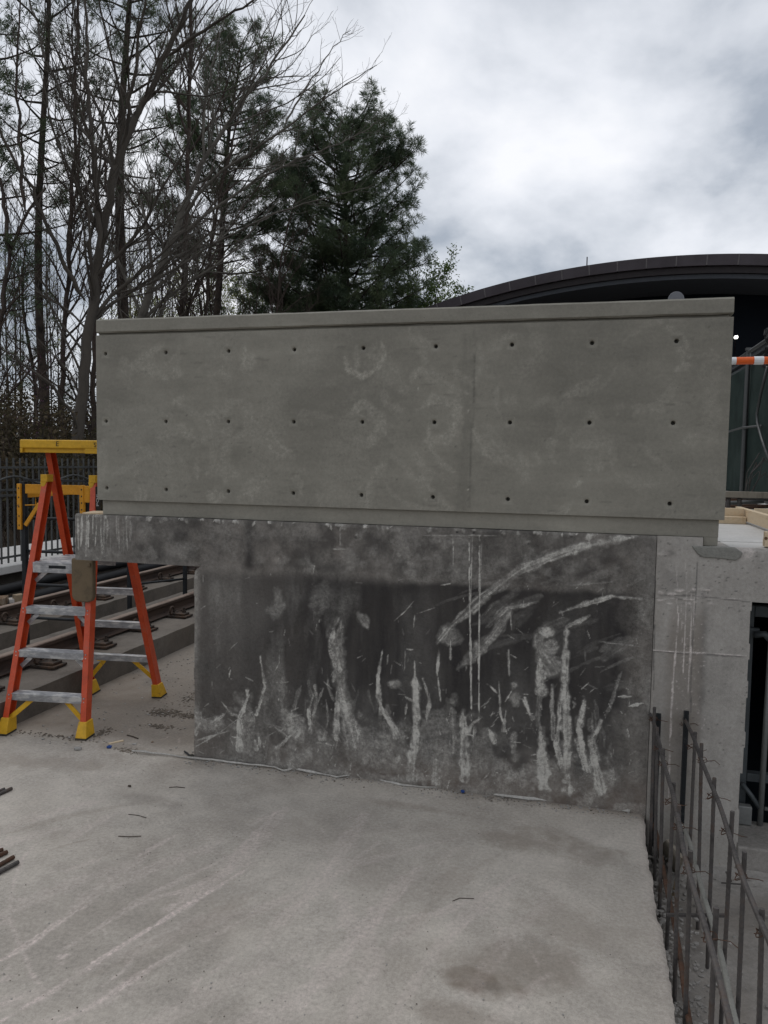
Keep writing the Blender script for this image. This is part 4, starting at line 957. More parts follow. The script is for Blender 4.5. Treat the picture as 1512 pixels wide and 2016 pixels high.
s = MB(); s.beam(L1+fo_*.03+A3(0, 0, 1.32)+d1*.03, L1+fo_*.03+d1*.17+A3(0, 0, 1.52), .02, .035); s.build('corner_brace', M['yellow_steel'], sca, bevel=.002)
s = MB(); s.tube([L1+fo_*.03+d1*.03+A3(0, 0, 1.505), L1+fo_*.03+d1*.135+A3(0, 0, 1.51), L1+fo_*.03+d1*.135+A3(0, 0, 1.60)], .006, 6); s.build('wire_guard', M['yellow_steel'], sca)
for a, b in ((L1, L2), (R1, R2)):
    s = MB(); s.beam(a+A3(0, 0, 1.60), b+A3(0, 0, 1.60), .03, .06); s.build('side_rail', M['yellow_steel'], sca, bevel=.003)

# ---- rails and their fasteners
def rail_obj(x, label):
    y0, y1, zb = -2.0, 20.0, .225
    root = empty('track_rail', (x, 1.0, zb), label, 'rail')
    prof = [(-.065, 0), (.065, 0), (.065, .010), (.012, .026), (.009, .095), (.034, .105), (.034, .132), (-.034, .132), (-.034, .105), (-.009, .095), (-.012, .026), (-.065, .010)]
    s = MB(); s.prism(prof, (x, y0, zb), (1, 0, 0), (0, 0, 1), (0, y1-y0, 0)); s.build('rail_body', M['railm'], root, bevel=.003)
    s = MB(); s.prism([(-.036, 0), (.036, 0), (.034, .009), (.025, .014), (-.025, .014), (-.034, .009)], (x, y0, zb+.1325), (1, 0, 0), (0, 0, 1), (0, y1-y0, 0)); s.build('rail_head', M['railtop'], root, bevel=.002)
rail_obj(-1.385, 'rusty track rail on the plinth just behind the ladder')
rail_obj(-2.82, 'rusty track rail on the plinth beside the gravel')
def fastener(loc, label):
    root = empty('rail_fastener', loc, label, 'rail fastener', 'spring fasteners bolted along the track rails')
    s = MB(); s.bb(-.10, .13, -.085, .085, .0, .022); s.bb(-.03, .10, -.06, .06, .022, .045); s.build('base_plate', M['clip'], None, bevel=.004).parent = root
    s = MB(); th = np.linspace(-.6, 4.6, 14)
    s.tube([(-.055+.0*a, -.045+.042*math.cos(a), .07+.042*math.sin(a)) for a in th], .011, 7); s.tube([(-.055, -.045+.042*math.cos(4.6), .07+.042*math.sin(4.6)), (-.03, .03, .05), (-.09, .06, .045)], .011, 7)
    s.build('spring_clip', M['clip'], None, smooth=True).parent = root
    s = MB(); th = np.arange(6)*math.pi/3; s.prism([(.024*math.cos(a), .024*math.sin(a)) for a in th], (.05, .03, .045), (1, 0, 0), (0, 1, 0), (0, 0, .02)); s.tube([(.05, .03, .06), (.05, .03, .10)], .013, 8)
    s.build('bolt', M['clip'], None).parent = root
    return root
fa = fastener((-1.22, .93, .2115), 'rusty spring fastener with bolt beside the rail behind the ladder')
for k in range(-1, 9):
    if k == 0: continue
    c_ = copy_tree(fa); c_.location = (-1.22, .93+.71*k, .2115)
for k in range(0, 8):
    c_ = copy_tree(fa); c_.location = (-2.65, 2.2+.75*k, .2115); c_['label'] = 'rusty spring fastener with bolt beside the rail next to the gravel'
# ---- black cables under the walkway edge, timber blocks
for i, (x, z, r, lb) in enumerate(((-3.72, .16, .075, 'thick black pipe resting on the gravel below the walkway'), (-3.84, .30, .065, 'black pipe in the shade under the walkway edge, upper one'), (-3.50, .125, .035, 'thin black cable along the gravel beside the black pipes'))):
    s = MB(); yy = np.linspace(-1, 18, 40); s.tube(np.stack([x+.02*np.sin(yy*.9+i), yy, z+.012*np.sin(yy*1.3+i)], 1), r, 10); own('black_pipe', s, M['cable'], lb, 'pipe', smooth=True)
for i, (px, py, sz, mt, lb) in enumerate(((4, 1190, (.10, .22, .09), 'oldwood', 'brown timber block end at the far track rail'), (24, 1186, (.09, .12, .05), 'paper', 'pale crumpled paper bag beside timber blocks'), (37, 1186, (.11, .09, .10), 'wood', 'light square timber offcut beside the far track rail'))):
    p = W(px, py, z=.21); s = MB(); rz = .5+i*.4
    s.box(p+A3(0, 0, sz[2]/2), sz, np.array([[math.cos(rz), -math.sin(rz), 0], [math.sin(rz), math.cos(rz), 0], [0, 0, 1]]))
    own('timber_block' if mt != 'paper' else 'paper_bag', s, M[mt], lb, 'block' if mt != 'paper' else 'bag', bevel=.008)

# ---- iron picket fence on the walkway
fen = empty('iron_fence', (-4.02, 5, .56), 'grey iron picket fence with a wavy band along the walkway', 'fence')
fx0 = -4.02
pk = None
for k in range(84):
    y = 2.2+k*.118
    if pk is None:
        s = MB(); s.bb(-.009, .009, -.009, .009, 0, 1.34); pk = mesh_obj('picket', np.vstack(s.v), s.f, M['fence'], fen); o = pk
    else: o = pk.copy(); COL.objects.link(o); o.parent = fen
    o.location = Vector((fx0, y, .58))-fen.location
for z in (1.80, 1.515, 1.445, .66):
    s = MB(); s.bb(fx0+.010, fx0+.028, 2.5, 12.6, z-.014, z+.014); s.build('fence_rail', M['fence'], fen)
s = MB(); yy = np.linspace(2.5, 12.6, 220); s.tube(np.stack([np.full(220, fx0+.02), yy, 1.63+.055*np.sin(yy*2*math.pi/1.18)], 1), .014, 6); s.build('wavy_bar', M['fence'], fen, smooth=True)
for y in (2.75, 5.9, 9.0, 12.1):
    s = MB(); s.bb(fx0-.04, fx0+.04, y-.04, y+.04, .56, 1.78); s.build('fence_post', M['fence'], fen, bevel=.006)

# ---- rebar standing along the slab edge, tied to long bars
def rebar_pts(a, b, r, step=.011):
    a, b = np.array(a, float), np.array(b, float); n = max(4, int(np.linalg.norm(b-a)/step))
    t = np.linspace(0, 1, n); return a+(b-a)*t[:, None], r*(1+.10*(np.arange(n) % 2))
def rebar_row(name, x, tops, label, bars):
    root = empty(name, (x, -1, -.24), label, 'rebar')
    for i, (y, z) in enumerate(tops):
        p, r = rebar_pts((x+.006, y, -.24), (x+rs.uniform(-.014, .010), y+rs.uniform(-.03, .03), z+.02), .0082)
        s = MB(); s.tube(p, r, 8); o_ = s.build('upright_bar', M['rebar'], root)
        s = MB(); q = A3(x-.006, y, z-.05-rs.uniform(0, .03)); th = np.linspace(0, 2*math.pi*1.6, 22)
        s.tube([q+A3(.020*math.cos(a), .020*math.sin(a), .012*math.sin(a*1.5)) for a in th], .0018, 4)
        e_ = q+A3(.02, 0, 0); s.tube([e_, e_+A3(.03, -.02, rs.uniform(-.01, .02)), e_+A3(.05, rs.uniform(-.03, .0), .0)], .0016, 4); s.tube([q, q+A3(-.03, -.02, rs.uniform(-.01, .015))], .0016, 4)
        s.build('tie_wire', M['rust'], root)
    for (p0, p1, r_, mt) in bars:
        p, r = rebar_pts(p0, p1, r_)
        L_ = np.linspace(0, 1, len(p)); p[:, 0] += .006*np.sin(L_*9)+.004*np.sin(L_*23); p[:, 2] += .008*np.sin(L_*7)
        s = MB(); s.tube(p, r, 8); s.build('long_bar', M[mt], root)
    return root
rebar_row('rebar_row', 3.466, [(-.118, .64), (-.402, .61), (-.656, .60), (-.966, .575), (-1.281, .595), (-1.579, .585), (-2.052, .625), (-2.5, .6), (-2.95, .6)],
          'row of grey rebar standing right at the slab edge with two long bars', [((3.452, .0, .575), (3.452, -3.4, .575), .0092, 'rebar'), ((3.488, .0, -.03), (3.486, -3.4, .0), .0105, 'rust')])
rebar_row('rebar_row', 3.640, [(.0, .61), (-.295, .585), (-.645, .635), (-.938, .595), (-1.284, .615), (-1.573, .58), (-1.909, .57), (-2.3, .6), (-2.8, .6)],
          'row of grey rebar standing on the lower floor away from the slab edge', [((3.628, -.02, .575), (3.626, -3.4, .565), .0092, 'rebar'), ((3.622, -.2, .055), (3.625, -3.4, .075), .0105, 'mortar')])
for i, (x0, y0, ln, lb) in enumerate(((3.622, -.03, .865, 'dark steel angle bar standing against the column foot'), (3.478, -.04, .90, 'dark steel angle bar in the corner of wall and slab edge'))):
    s = MB(); s.prism([(0, 0), (.028, 0), (.028, .005), (.005, .005), (.005, .028), (0, .028)], (x0, y0, -.24), (1, 0, 0), (0, -1, 0), (0, .0, ln-.06*i)); own('steel_angle', s, M['black_steel'], lb, 'steel bar', bevel=.001)
# loose bars lying on the slab
for i, (a, b, r_, mt, lb) in enumerate((
        ((36,1697), (-60,1748), .010, 'rebar', 'grey rebar end lying on the slab, outermost of the pile'), ((27,1687), (-60,1736), .010, 'rust', 'rusty rebar lying between other bars on the slab'),
        ((14,1677), (-60,1712), .010, 'rust', 'rust red rebar on the slab beside two other bars'), ((6,1672), (-60,1694), .009, 'rust', 'short showing tip of rust red rebar on the slab'),
        ((23,1552), (-60,1590), .010, 'rebar', 'grey rebar end lying alone on the slab towards the ladder'), ((9,1553), (-60,1580), .009, 'rebar', 'thin dark rebar tip beside the lone grey bar'))):
    pa_, pb_ = W(*a, z=r_), W(*b, z=r_); p, r = rebar_pts(pa_, pa_+(pb_-pa_)*(3.5+.3*i), r_); s = MB(); s.tube(p, r, 8); own('loose_rebar', s, M[mt], lb, 'rebar', 'loose bars on the slab')

# ---- debris
def chip_of(px, py, z, size, mt, label, cat, name, rz=0, flat=.25, seed=0):
    V, Fc = rock(1, seed); p = W(px, py, z=z); c_, s_ = math.cos(rz), math.sin(rz)
    V = V*np.array([size, size*.7, size*flat])@np.array([[c_, s_, 0], [-s_, c_, 0], [0, 0, 1]])
    V[:, 2] -= V[:, 2].min()
    s = MB(); s.add(V+p, Fc); return own(name, s, M[mt], label, cat)
def stick(pxs, z, r, mt, label, cat, name):
    P = [W(a, b, z=z) for a, b in pxs]; s = MB(); s.tube(P, r, 5); return own(name, s, M[mt], label, cat)
chip_of(215, 1474, 0, .020, 'blue', 'small blue plastic scrap near the ladder foot', 'scrap', 'plastic_scrap', .4, .8, 3)
chip_of(911, 1562, 0, .016, 'blue', 'small blue plastic scrap at the foot of the dark wall', 'scrap', 'plastic_scrap', 0, .9, 4)
p = W(227, 1462, z=.006); s = MB(); s.beam(p+A3(-.03, -.03, 0), p+A3(.03, .05, 0), .018, .008); own('wood_chip', s, M['lumber'], 'pale wood splinter lying behind the blue scrap', 'wood chip', bevel=.001)
chip_of(153, 1477, 0, .028, 'stone', 'grey concrete lump just in front of the ladder foot', 'stone', 'concrete_lump', .3, .5, 5)
stick([(272,1454), (262,1450), (250,1447)], .006, .004, 'twig', 'dark curved twig beside the wall corner', 'twig', 'twig')
chip_of(264, 1466, 0, .022, 'stone', 'flat pale mortar flake behind the grout strip', 'flake', 'mortar_flake', .1, .2, 6)
chip_of(300, 1462, 0, .014, 'oldwood', 'small brown bark bit near the wall corner', 'bark', 'bark_bit', .9, .4, 7)
stick([(333,1550), (348,1549), (364,1551)], .003, .0022, 'twig', 'thin straight twig on the slab in front of the wall', 'twig', 'twig')
stick([(233,1646), (255,1647), (278,1646)], .003, .0022, 'twig', 'thin dark twig lying across the open slab', 'twig', 'twig')
stick([(253,1603), (272,1605), (288,1610)], .003, .0018, 'twig', 'pale bent wire on the open slab', 'wire', 'wire')
stick([(891,1774), (905,1768), (933,1769)], .003, .0016, 'twig', 'short hooked wire in the middle of the slab', 'wire', 'wire')
stick([(363,1479), (372,1486), (384,1493)], .006, .006, 'black_steel', 'black rod stub at the wall corner', 'rod', 'rod_stub')
chip_of(255, 1549, 0, .014, 'twig', 'curled dark leaf on the slab', 'leaf', 'leaf', .2, .5, 8)
chip_of(378, 1492, 0, .022, 'rubber', 'black lump at the foot of the wall corner', 'lump', 'rubber_lump', .2, .7, 9)
# crumbs, grit and leaf litter
s = MB()
def crumbs(mb, n, fn, r0, r1, flat=.6):
    for i in range(n):
        x, y, z = fn(); V, Fc = rk[rs.randrange(6)]; r = rs.uniform(r0, r1)*rs.uniform(.6, 1); a = rs.uniform(0, 6.28)
        R = np.array([[math.cos(a)*1.3, -math.sin(a), 0], [math.sin(a)*1.3, math.cos(a), 0], [0, 0, flat]])
        mb.add(V@R.T*r+np.array([x, y, z+r*.3]), Fc)
crumbs(s, 420, lambda: (rs.uniform(.6, 3.4), -abs(rs.gauss(0, .05))-.012, 0), .002, .009)
crumbs(s, 900, lambda: (rs.uniform(-.3, 3.3), rs.uniform(-2.4, .2), 0), .001, .0042)
crumbs(s, 300, lambda: (rs.uniform(-.8, .62), rs.uniform(-.1, 3.0), 0), .003, .012)
tag(s.build('concrete_crumbs', M['stone'], None, recalc=False), 'pale concrete crumbs scattered over the slab', 'crumbs', kind='stuff')
s = MB()
for cx_, cy_, sx, sy, n in ((.12, 1.12, .12, .10, 420), (.0, .74, .08, .04, 300), (.22, .72, .06, .03, 160), (.14, .45, .06, .02, 110), (.15, -.02, .05, .02, 130), (-.45, .06, .25, .02, 120), (.45, 1.7, .10, .22, 420), (-.2, .22, .03, .05, 90), (-.5, 1.6, .3, .5, 120)):
    crumbs(s, n, lambda: (min(rs.gauss(cx_, sx), .62), rs.gauss(cy_, sy), 0), (.002), .011, .35)
crumbs(s, 260, lambda: (rs.uniform(-.4, 3.3), rs.uniform(-2.4, .0), 0), .001, .0035)
crumbs(s, 260, lambda: (rs.uniform(.7, 3.4), -abs(rs.gauss(0, .035))-.012, 0), .002, .006)
tag(s.build('dirt_and_litter', M['grit'], None, recalc=False), 'dark dirt and leaf litter heaped on the slab under the overhang', 'dirt', kind='stuff')
s = MB()
crumbs(s, 900, lambda: (3.45+abs(rs.gauss(0, .09)), rs.uniform(-3, .0), -.17), .004, .017, .8)
crumbs(s, 500, lambda: (rs.uniform(3.5, 5), rs.uniform(-3, .0), -.235), .003, .012, .6)
tag(s.build('pit_rubble', M['pit'], None, recalc=False), 'loose concrete rubble in the trench along the slab edge', 'rubble', kind='stuff')
# plywood piece and sticks in the trench
a, b, c_, d_ = W(1284, 1679, x=3.53), W(1312, 1653, x=3.53), W(1342, 1690, x=3.57), W(1330, 1722, x=3.60)
n0 = unit(np.cross(b-a, c_-a)); s = MB(); s.add(np.array([a, b, c_, d_, a+n0*.015, b+n0*.015, c_+n0*.015, d_+n0*.015]), [(0,1,2,3), (7,6,5,4), (0,4,5,1), (1,5,6,2), (2,6,7,3), (3,7,4,0)])
own('plywood_piece', s, M['ply'], 'square piece of grey plywood leaning between the rebar rows', 'plywood')
s = MB(); s.beam(W(1333, 1727, x=3.56), W(1325, 1765, x=3.56), .014, .014, up=(0, 1, 0)); own('wood_stick', s, M['wood'], 'short wooden stick below the leaning plywood', 'stick')
for px, py, l, an, lb in ((1415, 1700, .10, 1.2, 'pale wood sliver on the lower floor by the column'), (1440, 1735, .09, 1.7, 'bent dark nail on the lower floor'), (1420, 1738, .10, .1, 'dark wire piece on the lower floor')):
    p = W(px, py, z=-.225); s = MB(); s.beam(p, p+l*A3(math.cos(an), math.sin(an), .02), .012 if 'wood' in lb else .006, .006)
    own('wood_sliver' if 'wood' in lb else 'metal_scrap', s, M['wood' if 'wood' in lb else 'rebar'], lb, 'scrap')
s = MB(); s.beam((3.46, -1.02, .02), (3.70, -.98, .035), .012, .012); own('cross_tie', s, M['rebar'], 'thin cross bar linking the two rebar rows near the trench floor', 'rebar')
# scraps on the overhanging arm
s = MB(); s.box((-.13, .12, 1.5795), (.17, .20, .009), Matrix.Rotation(.25, 3, 'Z')); own('plywood_offcut', s, M['lumber'], 'thin pale plywood offcut on top of the overhanging arm', 'plywood')
# ---- deck: lumber, pole, plate, junk, chain-link fence
def board(x0, x1, y0, y1, z0, z1, label, rz=0):
    s = MB(); c_ = ((x0+x1)/2, (y0+y1)/2, (z0+z1)/2); s.box(c_, (x1-x0, y1-y0, z1-z0), Matrix.Rotation(rz, 3, 'Z'))
    return own('lumber_board', s, M['lumber'], label, 'board', 'new formwork boards on the deck', bevel=.003)
board(3.60, 4.235, 1.86, 1.898, 1.531, 1.645, 'pale board on edge across the deck behind the parapet end')
board(3.60, 4.24, 1.78, 1.855, 1.531, 1.585, 'lower flat pale board in front of the board on edge')
board(4.245, 4.285, .62, 2.25, 1.55, 1.64, 'long pale board on edge running back along the deck')
board(4.005, 4.9, .06, .10, 1.533, 1.615, 'pale board on edge at the front of the deck with a knot')
board(4.01, 4.9, .1005, .135, 1.533, 1.575, 'low pale board tucked behind the front board on the deck')
board(4.40, 5.0, 2.30, 2.34, 1.531, 1.625, 'short pale board beyond the long board on the deck')
s = MB(); kp = W(1508, 1060, y=.06); s.prism([(.009*math.cos(a), .009*math.sin(a)) for a in np.arange(8)*.785], kp+A3(0, -.0015, 0), (1, 0, 0), (0, 0, 1), (0, .001, 0)); kn = s.build('knot', M['oldwood'], None)
kb = [o for o in bpy.data.objects if o.name.startswith('lumber_board') and 'knot' in o['label']][0]
for v in kn.data.vertices: v.co -= kb.location
kn.parent = kb
# orange and white barrier pole
bp = empty('barrier_pole', (4.2, 1.0, 1.53), 'orange and white banded barrier pole beside the parapet end', 'barrier pole')
zc = 1.965+(907-709.5)/1500*5.6
yb = 1.0
def pole_x(px): return W(px, 710, y=yb)[0]
zb = W(1475, 710, y=yb)[2]
seg = [(3.2, pole_x(1449), 'white_tape'), (pole_x(1449), pole_x(1484), 'orange_tape'), (pole_x(1484), pole_x(1503), 'white_tape'), (pole_x(1503), 4.7, 'orange_tape'), (4.7, 5.0, 'white_tape')]
for i, (a, b, mt) in enumerate(seg):
    s = MB(); s.tube([(a, yb, zb), ((a+b)/2, yb, zb), (b, yb, zb)], .024 if not (i == 2) else .0265, 14); s.build('band', M[mt], bp, smooth=False)
for x in (3.3, 4.9):
    s = MB(); s.tube([(x, yb+.04, 1.53), (x, yb+.04, zb+.05)], .02, 10); s.build('support_post', M['galv'], bp, smooth=True)
# grey round-topped plate
gp = W(1330, 585, y=.62)
s = MB(); hw = .047; th = np.linspace(0, math.pi, 13)
pol = [(hw*math.cos(a)+.004, hw*math.sin(a)) for a in th]+[(-hw-.035, -.28), (hw-.008, -.28)]
s.prism(pol, gp+A3(0, 0, -.012), (1, 0, 0), (0, 0, 1), (0, .02, 0)); s.tube([(gp[0], gp[1]+.01, gp[2]-.28), (gp[0], gp[1]+.01, 1.53)], .016, 8)
own('grey_paddle', s, M['greyplate'], 'grey round-topped paddle showing above the parapet', 'paddle', bevel=.003)
# chain-link fence with green screen
clf = empty('chain_link_fence', (5.05, 6, 1.53), 'chain-link fence covered with dark green screen fabric', 'fence')
FX = 5.04
for y in (2.0, 4.15, 6.3, 8.5, 10.7):
    s = MB(); s.tube([(FX, y, 1.40), (FX, y, 3.47)], .030, 10); s.box((FX, y, 3.46), (.07, .07, .03)); s.build('post', M['galv'], clf)
s = MB(); s.tube([(FX, 2.0, 3.42), (FX, 10.7, 3.42)], .021, 8); s.build('top_rail', M['galv'], clf, smooth=True)
s = MB(); s.tube([(FX-.05, 1.9, 1.60), (FX-.06, 4, 1.58), (FX-.05, 6.2, 1.60), (FX-.05, 10.7, 1.59)], .024, 8); s.build('bottom_rail', M['galv'], clf, smooth=True)
s = MB(); s.tube([(FX-.03, 5.2, 2.43), (FX-.03, 6.3, 2.46), (FX-.03, 8, 2.44)], .014, 8); s.build('mid_rail', M['galv'], clf, smooth=True)
s = MB(); s.tube([W(1511, 722, x=FX-.15), W(1499, 770, x=FX-.15), W(1490, 815, x=FX-.15), W(1491, 832, x=FX-.15), W(1500, 865, x=FX-.15), W(1514, 905, x=FX-.15)], .016, 8); s.build('brace_pipe', M['galv'], clf, smooth=True)
q = Paint(np.arange(1.9, 10.8, .06), np.linspace(1.55, 3.30, 26))
q.h = .018*np.sin(q.X*3.1+q.Y*1.7)+.02*vnoise(q.X, q.Y, 2, 121)
o = sheet('screen', q, lambda X, Y, h: np.stack([FX+.045+h, X, Y+.012*np.sin(X*6)], -1), M['screen'], clf); sm = o.modifiers.new('solid', 'SOLIDIFY'); sm.thickness = .004
s = MB()
for k in range(170):
    y = 2.0+k*.052
    s.tube([(FX+.03, y, 3.26), (FX+.03, y+.052, 3.30), (FX+.03, y, 3.345), (FX+.03, y+.052, 3.39), (FX+.03, y+.01, 3.42)], .0026, 3, caps=False)
s.build('wire_mesh', M['galv'], clf, recalc=False)
s = MB(); 
for k in range(26):
    a = rs.uniform(0, 6.28); s.add(rock(.07, k)[0]+A3(FX-.06, 4.75+.12*math.cos(a), 3.28+.22*rs.uniform(-1, 1)), rock(1, k)[1])
own('black_bag', s, M['cable'], 'black bundled bag hanging on the fence top rail', 'bag')
# junk on the deck between lumber and fence
for i in range(9):
    y = 3.9+i*.13; z = 1.565+.03*(i % 3); s = MB(); xx = np.linspace(3.6, 4.75+.08*(i % 4), 9)
    s.tube(np.stack([xx, y+.04*np.sin(xx*3+i), z+.018*np.sin(xx*5+i*2)], 1), .020 if i % 2 else .014, 7)
    own('steel_pipe', s, M[('rust', 'galv', 'rebar', 'rust')[i % 4]], ('first', 'second', 'third', 'fourth', 'fifth', 'sixth', 'seventh', 'eighth', 'ninth')[i]+' pipe from the raised timber beam in the deck stack', 'pipe', 'stacked pipes on the deck', smooth=True)
for x, lb in ((4.42, 'short dark leg under the beam beside the pipe stack'), (4.52, 'second short dark leg under the beam beside the pipes')):
    s = MB(); s.tube([(x, 3.6, 1.53), (x, 3.6, 1.66)], .022, 8); own('beam_leg', s, M['rebar'], lb, 'leg', smooth=True)
s = MB(); s.bb(4.33, 5.0, 3.56, 3.64, 1.661, 1.72); own('timber_beam', s, M['ply'], 'grey timber beam raised on two short legs on the deck', 'beam', bevel=.004)
s = MB()
for i in range(7):
    a0 = W(1470+rs.uniform(-6, 4), 975, y=4.2); b0 = W(1492+rs.uniform(-12, 20), 905+rs.uniform(-15, 30), y=4.2); mid = (a0+b0)/2+A3(rs.uniform(-.06, .06), rs.uniform(-.1, .1), rs.uniform(-.03, .06))
    a0[2] = 1.6
    s.tube([a0, mid, b0, b0+A3(rs.uniform(-.03, .05), 0, -.06)], .0045, 5)
own('wire_tangle', s, M['rebar'], 'tangle of stiff wires sticking up before the green fence', 'wires')

# ---- canopy building with a curved roof edge
PL, PR = W(885, 907, d=23.6), W(1512, 907, d=20.0)
PL[2] = PR[2] = 0
eh = unit(PR-PL); en = A3(-eh[1], eh[0], 0)
def on_front(px, py):
    a = ray(px, py); t = ((PL-CAM)@en)/(a@en); p = CAM+a*t; return (p-PL)@eh, p[2]
arc = np.array([on_front(*q) for q in ((885,590),(952,566),(1003,553),(1053,541),(1107,531),(1162,522),(1218,514),(1275,508),(1334,504),(1393,500),(1454,499),(1512,499))])
Aq = np.c_[2*arc, np.ones(len(arc))]; sol = np.linalg.lstsq(Aq, (arc**2).sum(1), rcond=None)[0]
sc_, zc_ = sol[0], sol[1]; RR = math.sqrt(sol[2]+sc_**2+zc_**2)
bl = empty('canopy_building', tuple(PL+eh*sc_+A3(0, 0, 0)), 'dark building with a curved bronze roof edge beyond the fence', 'building')
def arcpt(th, r, back): 
    p = PL+eh*(sc_+r*math.sin(th))+en*back; p[2] = zc_+r*math.cos(th); return p
th0 = math.asin((arc[0, 0]-sc_-1.6)/RR); th1 = -th0
def band(mb, ta, tb, ra, rb, ba, bb, n):
    V = []; 
    for i in range(n+1):
        t = ta+(tb-ta)*i/n
        V += [arcpt(t, ra, ba), arcpt(t, ra, bb), arcpt(t, rb, bb), arcpt(t, rb, ba)]
    Fc = [(i*4+j, i*4+(j+1) % 4, i*4+4+(j+1) % 4, i*4+4+j) for i in range(n) for j in range(4)]+[(3, 2, 1, 0), (n*4, n*4+1, n*4+2, n*4+3)]
    return mb.add(V, Fc)
seam_th = [math.asin((on_front(*q)[0]-sc_)/RR) for q in ((953,566),(1456,499))]
dth = (seam_th[1]-seam_th[0])/9
k = int((th0-seam_th[0])/dth); t = seam_th[0]+k*dth
while t < th1:
    s = MB(); band(s, t+.0006, t+dth-.0006, RR, RR-.29, 0, .35, 3); fpn = s.build('fascia_panel', M['bronze'], bl)
    s = MB(); band(s, t-.0007, t+.0007, RR-.002, RR-.285, -.012, .02, 1); s.build('joint_strip', M['seamm'], fpn)
    t += dth
s = MB(); band(s, th0, th1, RR-.30, RR-.47, .10, .5, 40); s.build('gutter', M['bronze2'], bl)
s = MB(); band(s, th0, th1, RR-.48, RR-.60, .18, 2.3, 40); s.build('soffit', M['soffit'], bl)
s = MB(); band(s, th0, th1, RR-.02, RR-.25, .36, 16, 40); s.build('roof', M['bronze'], bl)
V = [arcpt(th0+(th1-th0)*i/40, RR-.62, 2.2) for i in range(41)]; zlow = -.5
s = MB(); s.add(V+[A3(v[0], v[1], zlow) for v in V], [(i, i+1, 42+i, 41+i) for i in range(40)]); s.add([v+en*.3 for v in V]+[A3(v[0], v[1], zlow)+en*.3 for v in V], [(i, i+1, 42+i, 41+i) for i in range(40)])
s.build('glazed_front', M['glassd'], bl)
lm = W(1449, 664, d=19.0); s = MB(); s.box(lm, (.075, .10, .06)); la = s.build('wall_lamp', M['lamp'], bl, bevel=.015)
s = MB(); s.beam(lm+A3(.0, .06, .05), lm+en*3.3+A3(0, 0, .05), .03, .03); s.build('lamp_arm', M['bronze2'], la)
mp = on_front(1153, 523); s = MB(); p = PL+eh*mp[0]+en*.2; p[2] = mp[1]-.05; s.tube([p, p+A3(0, 0, .34)], .018, 6); s.build('lightning_rod', M['bronze'], bl)

# ================================================================== TREES
class Wood:
    """collects branch tubes; vectorised"""
    def __init__(s): s.V, s.T, s.n = [], [], 0
    def path(s, P, r, k):
        P = np.asarray(P, float); n = len(P); r = np.asarray(r, float)
        t = np.gradient(P, axis=0); t /= np.linalg.norm(t, axis=1)[:, None]+1e-9
        ref = np.array([.13, .97, .2]) if abs(t[0, 1]) < .9 else np.array([1., 0, 0])
        a = np.cross(t, ref); a /= np.linalg.norm(a, axis=1)[:, None]+1e-9; b = np.cross(t, a)
        th = np.arange(k)*2*math.pi/k
        V = P[:, None]+r[:, None, None]*(a[:, None]*np.cos(th)[None, :, None]+b[:, None]*np.sin(th)[None, :, None])
        i, j = np.meshgrid(np.arange(n-1), np.arange(k), indexing='ij'); j2 = (j+1) % k
        s.T.append(np.stack([i*k+j, i*k+j2, (i+1)*k+j2, (i+1)*k+j], -1).reshape(-1, 4)+s.n)
        s.V.append(V.reshape(-1, 3)); s.n += n*k
    def build(s, name, mat, parent):
        o = tri_mesh(name, np.vstack(s.V), np.vstack(s.T), mat, parent); o.data.shade_smooth(); return o
def smooth_path(pts, n):
    P = np.array(pts, float)
    L = np.r_[0, np.cumsum(np.linalg.norm(np.diff(P, axis=0), axis=1))]
    t = np.linspace(0, L[-1], n)
    Q = np.stack([np.interp(t, L, P[:, k]) for k in range(P.shape[1])], 1)
    for _ in range(2): Q[1:-1] = (Q[:-2]+2*Q[1:-1]+Q[2:])/4
    return Q
def sprout(wd, P, r, R, lvl, maxl, dens, ends, upb=.25, lenk=.42, spread=.9):
    """side branches along path P with radii r"""
    if lvl >= min(maxl, len(dens)): return
    L = np.linalg.norm(np.diff(P, axis=0), axis=1).sum(); n = max(2, int(L*dens[lvl]))
    for i in range(n):
        u = R.uniform(.22 if lvl == 0 else .12, 1.0); q = u*(len(P)-1); j = min(int(q), len(P)-2); f = q-j
        p = P[j]*(1-f)+P[j+1]*f; rb = r[j]*(1-f)+r[j+1]*f; d = unit(P[j+1]-P[j])
        side = np.cross(d, np.array([R.gauss(0, 1), R.gauss(0, 1), R.gauss(0, 1)])); side = unit(side)
        an = R.uniform(.5, 1.0)*spread
        dd = unit(d*math.cos(an)+side*math.sin(an)+np.array([0, 0, upb]))
        l = L*lenk*(1.15-u*.75)*R.uniform(.5, 1.2)
        if l < .12: continue
        ns = 6 if lvl < 2 else 4
        pts = [p]; cur = dd
        for k in range(ns):
            cur = unit(cur+np.array([R.gauss(0, .16), R.gauss(0, .16), R.gauss(0, .12)+upb*.3])); pts.append(pts[-1]+cur*l/ns)
        r0 = min(rb*.55, .006+l*.0085); rr_ = np.linspace(r0, max(.0028, r0*.25), ns+1)
        pts = np.array(pts); wd.path(pts, rr_, 5 if lvl == 0 else (4 if lvl == 1 else 3))
        ends.append(pts[-1]); ends.append(pts[len(pts)//2])
        sprout(wd, pts, rr_, R, lvl+1, maxl, dens, ends, upb, .45, spread)
